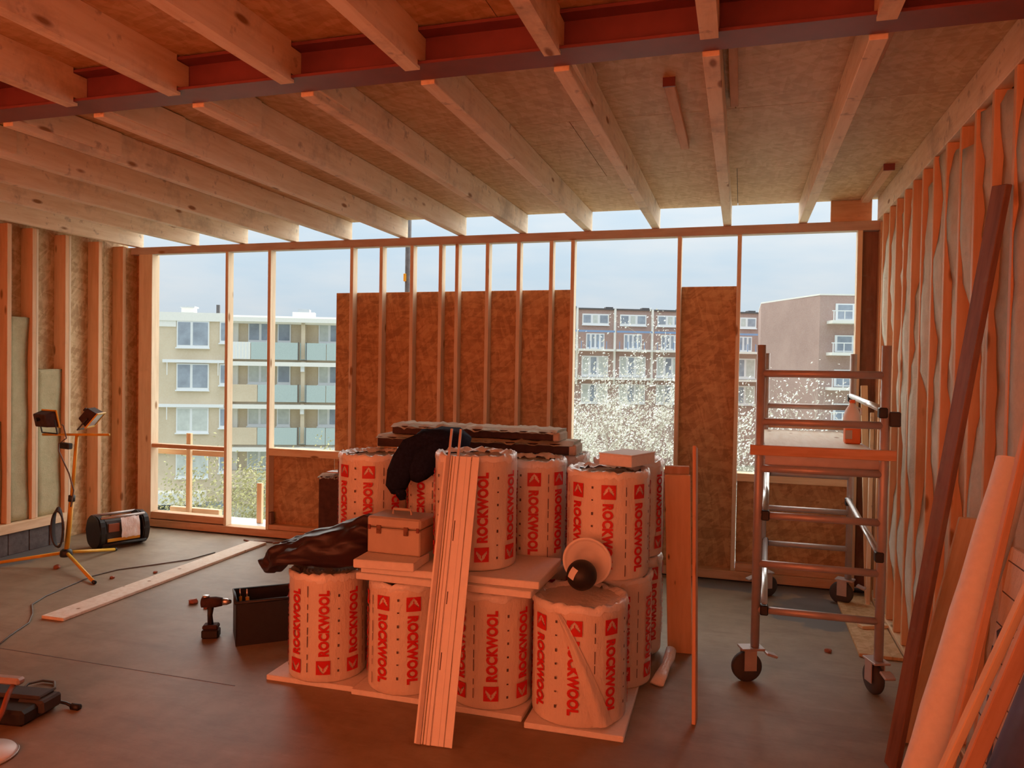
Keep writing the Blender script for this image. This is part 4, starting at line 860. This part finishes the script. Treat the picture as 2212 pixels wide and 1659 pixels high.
# =================================================================== OUTSIDE
GZ = -9.6
bm = bmesh.new(); cube(bm, (-160, 7.3, GZ - 0.3), (110, 180, GZ)); tag(obj('street_ground', bm, 'street'), kind='structure')
# ---- own building below the window, roof edge trim, guard rail
ob = empty('roof_edge', kind='structure')
box('parapet', (-6.7, 6.72, -9.6), (1.4, 7.02, 0.02), 'beigebrick', ob, 0)
box('edge_trim', (-6.7, 6.715, 0.021), (1.4, 7.06, 0.075), 'zinc', ob, 0.004)
gd = empty('guard_rail', (-5.9, 6.9, 0.076), 0, 'pale timber guard rail with posts standing on the roof edge outside the left window bay', 'guard rail')
def gbx(name, lo, hi, mat='pine_z'):
    o = box(name, [a - b for a, b in zip(lo, (-5.9, 6.9, 0.076))], [a - b for a, b in zip(hi, (-5.9, 6.9, 0.076))], mat, gd, 0.004)
gbx('post', (-5.755, 6.86, 0.076), (-5.70, 6.90, 0.99)); gbx('post', (-4.86, 6.86, 0.076), (-4.80, 6.90, 0.50)); gbx('post', (-6.60, 6.86, 0.076), (-6.545, 6.90, 0.99))
gbx('rail', (-6.64, 6.901, 0.745), (-5.30, 6.925, 0.805), 'pine_x'); gbx('foot_board', (-6.0, 6.901, 0.077), (-5.36, 6.96, 0.17), 'pine_x')
pl_ = empty('steel_pole', (-3.29, 7.15, GZ), 0, 'dark green steel pole standing outside behind the tall OSB panel', 'pole')
bm = bmesh.new(); tube(bm, [(0, 0, 0), (0, 0, 3.35 - GZ)], 0.030, 12); obj('tube', bm, 'dark_stone', pl_, smooth=True)
bm = bmesh.new(); cube(bm, (-0.035, -0.04, 2.62 - GZ), (-0.005, 0.0, 2.70 - GZ), 0.005); obj('clamp', bm, 'yellow', pl_)
# ---- buildings: local frame u along the facade, v outwards towards the room, z up
def building(name, p0, ang, label):
    e = empty(name, (p0[0], p0[1], 0), D(ang), label, 'building'); return e
def bxp(name, e, u0, u1, z0, z1, v0, v1, mat, bev=0.0):
    return box(name, (u0, -v1, z0), (u1, -v0, z1), mat, e, bev)     # v positive = towards the camera side
def window(e, u0, u1, z0, z1, split=(0.47,), glass='pane', v=0.0, fw=0.11):
    w = box('window', (u0, -v - 0.10, z0), (u1, -v + 0.12, z1), 'winframe', e, 0)
    cuts = [0.0] + list(split) + [1.0]
    for i in range(len(cuts) - 1):
        a, b = u0 + (u1 - u0) * cuts[i] + fw * 0.9, u0 + (u1 - u0) * cuts[i + 1] - fw * 0.9
        c = box('pane', (a, -v - 0.125, z0 + fw + 0.08), (b, -v - 0.101, z1 - fw), glass if isinstance(glass, str) else glass[i % len(glass)], None, 0)
        c.parent = w; c.location = [x - y for x, y in zip(c.location, w.location)]
    box('window_ledge', (u0 - 0.06, -v - 0.24, z0 - 0.10), (u1 + 0.06, -v - 0.08, z0), 'winframe', e, 0)
A = building('apartment_building', (-43.64, 49.0), 24.06, 'beige brick apartment building with white windows and balconies seen through the left bays')
bxp('facade', A, -14, 5.15, GZ, 5.05, -9, 0.0, 'beigebrick'); bxp('recessed_facade', A, 5.15, 30, GZ, 5.0, -9, -1.1, 'beigebrick')
bxp('roof_fascia', A, -14, 5.15, 5.05, 5.72, -9, 0.15, 'palepaint'); bxp('roof_fascia', A, 5.15, 30, 5.0, 5.62, -9, -0.1, 'palepaint')
bxp('white_panel', A, -14, 1.22, 4.58, 5.05, 0.0, 0.08, 'palepaint')
GL_ = ['pane', 'curtain']
for k, (zt, zb) in enumerate(((5.06, 2.98), (1.72, -0.36), (-1.75, -3.74), (-5.2, -7.3))):
    window(A, 1.28, 3.72, zb, zt, (0.46,), 'pane' if k < 2 else 'curtain'); window(A, 4.52, 5.1, zb + 0.4, zt, (), 'pane'); window(A, -3.0, -0.7, zb, zt, (0.46,), 'pane')
for z in (2.02, -1.48, -5.05): bxp('awning', A, 0.3 if z > 0 else -1.0, 4.9, z - 0.24, z, 0.0, 0.35, 'winframe')
for u, z in ((0.62, 1.0), (0.62, -2.5), (4.45, 1.0)): bxp('awning_arm', A, u, u + 0.05, z - 0.2, z + 0.8, 0.30, 0.35, 'winframe')
bxp('ground_awning', A, -4, 3.6, -9.2, -8.3, 0.0, 1.4, 'palepaint'); bxp('shop_front', A, -4, 5, GZ, -9.2, 0.0, 0.06, 'pane')
for z in (5.45, 1.95, -1.45, -4.85): bxp('balcony_slab', A, 5.2, 30, z - 0.33, z, -1.1, 0.35, 'palepaint')
for zt in (3.50, 0.13, -3.28, -6.7):
    for u0, u1, mt in ((5.25, 7.45 if zt < 3 else 6.9, 'beigebrick' if zt < 3 else 'winframe'), (7.5 if zt < 3 else 6.95, 8.5, 'balglass'), (8.55, 10.55, 'balglass'), (11.25, 12.75, 'balglass'), (12.8, 14.4, 'balglass'), (14.5, 16.9, 'balglass'), (17.0, 20.0, 'balglass')):
        bxp('balcony_panel', A, u0, u1, zt - 1.36, zt, 0.24, 0.30, mt)
    for u in (10.58, 11.2): bxp('balcony_post', A, u, u + 0.05, zt - 1.4, zt + 0.05, 0.22, 0.32, 'dark_stone')
    bxp('balcony_panel', A, 10.65, 11.18, zt - 1.36, zt, -0.2, -0.15, 'balglass')
    zz = zt + 0.02
    window(A, 6.45, 8.35, zz, zz + 1.62, (0.5,), 'pane' if zt > 3 else 'curtain', -1.1); window(A, 8.75, 9.8, zz, zz + 1.6, (), 'pane' if zt > 0 else 'curtain', -1.1)
    window(A, 12.0, 13.9, zz, zz + 1.6, (0.45,), ['curtain', 'pane'], -1.1); window(A, 15.0, 17.0, zz, zz + 1.6, (0.5,), 'pane', -1.1)
    bxp('white_column', A, 5.2, 5.72, zt - 0.1, zt + 1.75, -1.1, -0.75, 'palepaint')
    bxp('partition', A, 10.75, 11.05, zt - 1.3, zt + 1.9, -1.1, -0.1, 'beigebrick')
for zt in (1.0, -2.4): bxp('lamp_box', A, 10.75, 11.05, zt + 0.2, zt + 0.85, -0.1, 0.1, 'winframe')
for u in (5.75, 6.0, 6.25, 6.5, 6.75): bxp('slat', A, u, u + 0.12, 2.15, 3.5, 0.30, 0.33, 'palepaint')
bxp('chimney', A, 1.0, 1.95, 5.72, 6.25, -3, -2, 'palepaint'); bxp('chimney_cap', A, 0.9, 2.05, 6.25, 6.36, -3.1, -1.9, 'zinc'); bxp('vent_pipe', A, 3.66, 3.9, 5.72, 6.55, -2.5, -2.25, 'dark_stone')
bxp('chimney', A, 9.75, 11.5, 5.62, 6.1, -3, -2, 'palepaint'); bxp('chimney', A, 10.2, 11.1, 6.1, 6.35, -3, -2, 'zinc')
Bd = building('brick_terrace', (-18.68, 88.0), 23.2, 'long low red-brown brick terrace with white windows far behind the flowering tree')
bxp('facade', Bd, -22, 26, GZ, 8.85, -9, 0.0, 'redbrick'); bxp('roof_edge', Bd, -22, 26, 8.85, 9.02, -9, 0.2, 'dark_stone')
for k in range(-4, 6):
    u = 0.6 + 4.55 * k
    window(Bd, u, u + 3.2, 7.05, 8.35, (0.36, 0.62), ['pane', 'curtain', 'pane'], 0.0, 0.16)
    window(Bd, u + 0.5, u + 2.7, 4.2, 6.05, (0.25, 0.5, 0.75), 'pane', 0.0, 0.14); window(Bd, u, u + 3.2, 1.0, 3.4, (0.3, 0.6), ['curtain', 'pane'], 0.0, 0.16); window(Bd, u, u + 3.2, -2.2, 0.1, (0.3, 0.6), ['curtain', 'pane'], 0.0, 0.16)
    bxp('drain_pipe', Bd, u - 0.75, u - 0.5, 0, 9.0, 0.0, 0.25, 'palepaint'); bxp('chimney', Bd, u - 1.0, u - 0.1, 9.0, 9.45, -4, -3, 'dark_stone')
    bxp('balcony_rail', Bd, u - 0.6, u + 3.7, 6.15, 6.38, 1.0, 1.1, 'bluerail'); bxp('balcony_slab', Bd, u - 0.6, u + 3.7, 3.95, 4.2, 0.0, 1.2, 'palepaint'); bxp('balcony_slab', Bd, u - 0.6, u + 3.7, 0.6, 0.85, 0.0, 1.2, 'palepaint')
    for q in (0.0, 1.0, 2.0, 3.0): bxp('baluster', Bd, u + q - 0.3, u + q - 0.22, 4.2, 5.1, 1.05, 1.12, 'bluerail')
Ce = empty('brick_block', (4.6, 70.0, 0), 0, 'windowless brown brick gable block at the right with balconies on its right side', 'building')
def wbl(name, pts, z0, z1, mat):
    bm = bmesh.new(); lo = [bm.verts.new((x - 4.6, y - 70.0, z0)) for x, y in pts]; hi = [bm.verts.new((x - 4.6, y - 70.0, z1)) for x, y in pts]
    n = len(pts); bm.faces.new(lo[::-1]); bm.faces.new(hi)
    for i in range(n): bm.faces.new((lo[i], lo[(i + 1) % n], hi[(i + 1) % n], hi[i]))
    bmesh.ops.recalc_face_normals(bm, faces=bm.faces); return obj(name, bm, mat, Ce)
wbl('gable', [(1.68, 78.0), (6.30, 70.0), (14.6, 72.2), (14.6, 90), (1.68, 90)], GZ, 8.45, 'redbrick')
wbl('roof_edge', [(1.66, 78.05), (6.28, 69.95), (14.62, 72.15), (14.62, 90), (1.66, 90)], 8.45, 8.58, 'palepaint')
side = empty('right_side'); side.parent = Ce; side.location = (1.70, 0.0, 0); side.rotation_euler = (0, 0, D(14.8))
for z in (7.75, 5.05, 2.1, -0.8, -3.6):
    w = box('window', (1.3, -0.12, z - 1.45), (7.5, 0.1, z), 'winframe', side, 0)
    for k in range(4):
        c = box('pane', (1.5 + 1.5 * k, -0.15, z - 1.3), (2.7 + 1.5 * k, -0.121, z - 0.12), 'curtain' if k % 2 else 'pane', side, 0)
    box('balcony_slab', (0.6, -1.3, z - 1.75), (8, 0.0, z - 1.5), 'palepaint', side, 0)
    for k in range(8): box('baluster', (0.7 + 0.9 * k, -1.28, z - 1.5), (0.76 + 0.9 * k, -1.2, z - 0.7), 'winframe', side, 0)
    box('balcony_rail', (0.6, -1.3, z - 0.75), (8, -1.2, z - 0.67), 'winframe', side, 0)
# ---- trees
def twig(bm, p, d, L_, r, depth, tips, rnd):
    n = 4; pts = [p.copy()]; q = p.copy(); dd = d.normalized()
    for i in range(n):
        dd = (dd + Vector((rnd.uniform(-.22, .22), rnd.uniform(-.22, .22), rnd.uniform(-.08, .14)))).normalized(); q = q + dd * (L_ / n); pts.append(q.copy())
    tube(bm, pts, [r * (1 - 0.55 * i / n) for i in range(n + 1)], 5 if depth > 1 else 4, False)
    if depth == 0: tips.extend(pts[1:]); return
    if depth <= 2: tips.extend(pts[2:])
    for i in range(rnd.choice((3, 4, 4)) if depth > 1 else 5):
        t = rnd.randint(1, n); side_ = Vector((rnd.uniform(-1, 1), rnd.uniform(-1, 1), rnd.uniform(-0.1, 0.8)))
        twig(bm, pts[t], (dd * 0.7 + side_ * 0.9), L_ * rnd.uniform(0.5, 0.72), r * 0.42, depth - 1, tips, rnd)
def tree(name, loc, H, label, leafmat, part, nleaf, size, seed, spread=1.0, depth=4, r0=0.17):
    e = empty(name, loc, 0, label, 'tree'); rnd = random.Random(seed); tips = []
    bm = bmesh.new(); base = Vector((0, 0, 0)); top = Vector((0.1, 0.1, H * 0.35))
    tube(bm, [base, base.lerp(top, .5) + Vector((.05, 0, 0)), top], [r0, r0 * .8, r0 * .65], 8); obj('trunk', bm, 'bark', e, smooth=True)
    bm = bmesh.new()
    for k in range(7):
        a = 2 * math.pi * k / 7 + rnd.uniform(-.3, .3); twig(bm, top - Vector((0, 0, rnd.uniform(0, H * .12))), Vector((math.cos(a) * spread, math.sin(a) * spread, rnd.uniform(0.5, 1.3))), H * rnd.uniform(0.26, 0.36), r0 * .42, depth - 1, tips, rnd)
    b = obj('branches', bm, 'bark', e, smooth=True); b['kind'] = 'stuff'
    bm = bmesh.new()
    for i in range(nleaf):
        c = rnd.choice(tips) + Vector((rnd.gauss(0, .10), rnd.gauss(0, .10), rnd.gauss(0, .10))); s = size * rnd.uniform(.6, 1.3)
        ax_ = Vector((rnd.gauss(0, 1), rnd.gauss(0, 1), rnd.gauss(0, 1))).normalized(); u = ax_.orthogonal().normalized(); w_ = ax_.cross(u)
        vs = [bm.verts.new(c + u * s), bm.verts.new(c + w_ * s * .6 + ax_ * s * .25), bm.verts.new(c - u * s), bm.verts.new(c - w_ * s * .6 + ax_ * s * .2)]
        bm.faces.new((vs[0], vs[1], vs[2])); bm.faces.new((vs[0], vs[2], vs[3]))
    l = obj(part, bm, leafmat, e); l['kind'] = 'stuff'
    return e
tree('flowering_tree', (-4.5, 29.0, GZ), 14.3, 'bare-branched tree covered in white blossom in the opening right of the OSB panel', 'blossom', 'blossom', 11000, 0.050, 3, 0.62, 5)
tree('flowering_tree', (-9.5, 40.0, GZ), 13.6, 'further white-blossomed tree partly behind the nearer flowering tree', 'blossom', 'blossom', 6000, 0.055, 5, 0.7, 5)
tree('flowering_tree', (0.62, 17.0, GZ), 13.0, 'white-blossomed tree standing beyond the scaffold tower', 'blossom', 'blossom', 8000, 0.036, 8, 0.40, 5, 0.12)
tree('willow_tree', (-10.15, 13.9, GZ), 10.9, 'yellow-green young tree growing up outside the left window bays', 'willow', 'leaves', 22000, 0.036, 11, 0.30, 5)
tree('shrub_tree', (-13.4, 17.5, GZ), 8.3, 'smaller yellow-green bush outside the leftmost window bay', 'willow', 'leaves', 6000, 0.045, 13, 0.35)
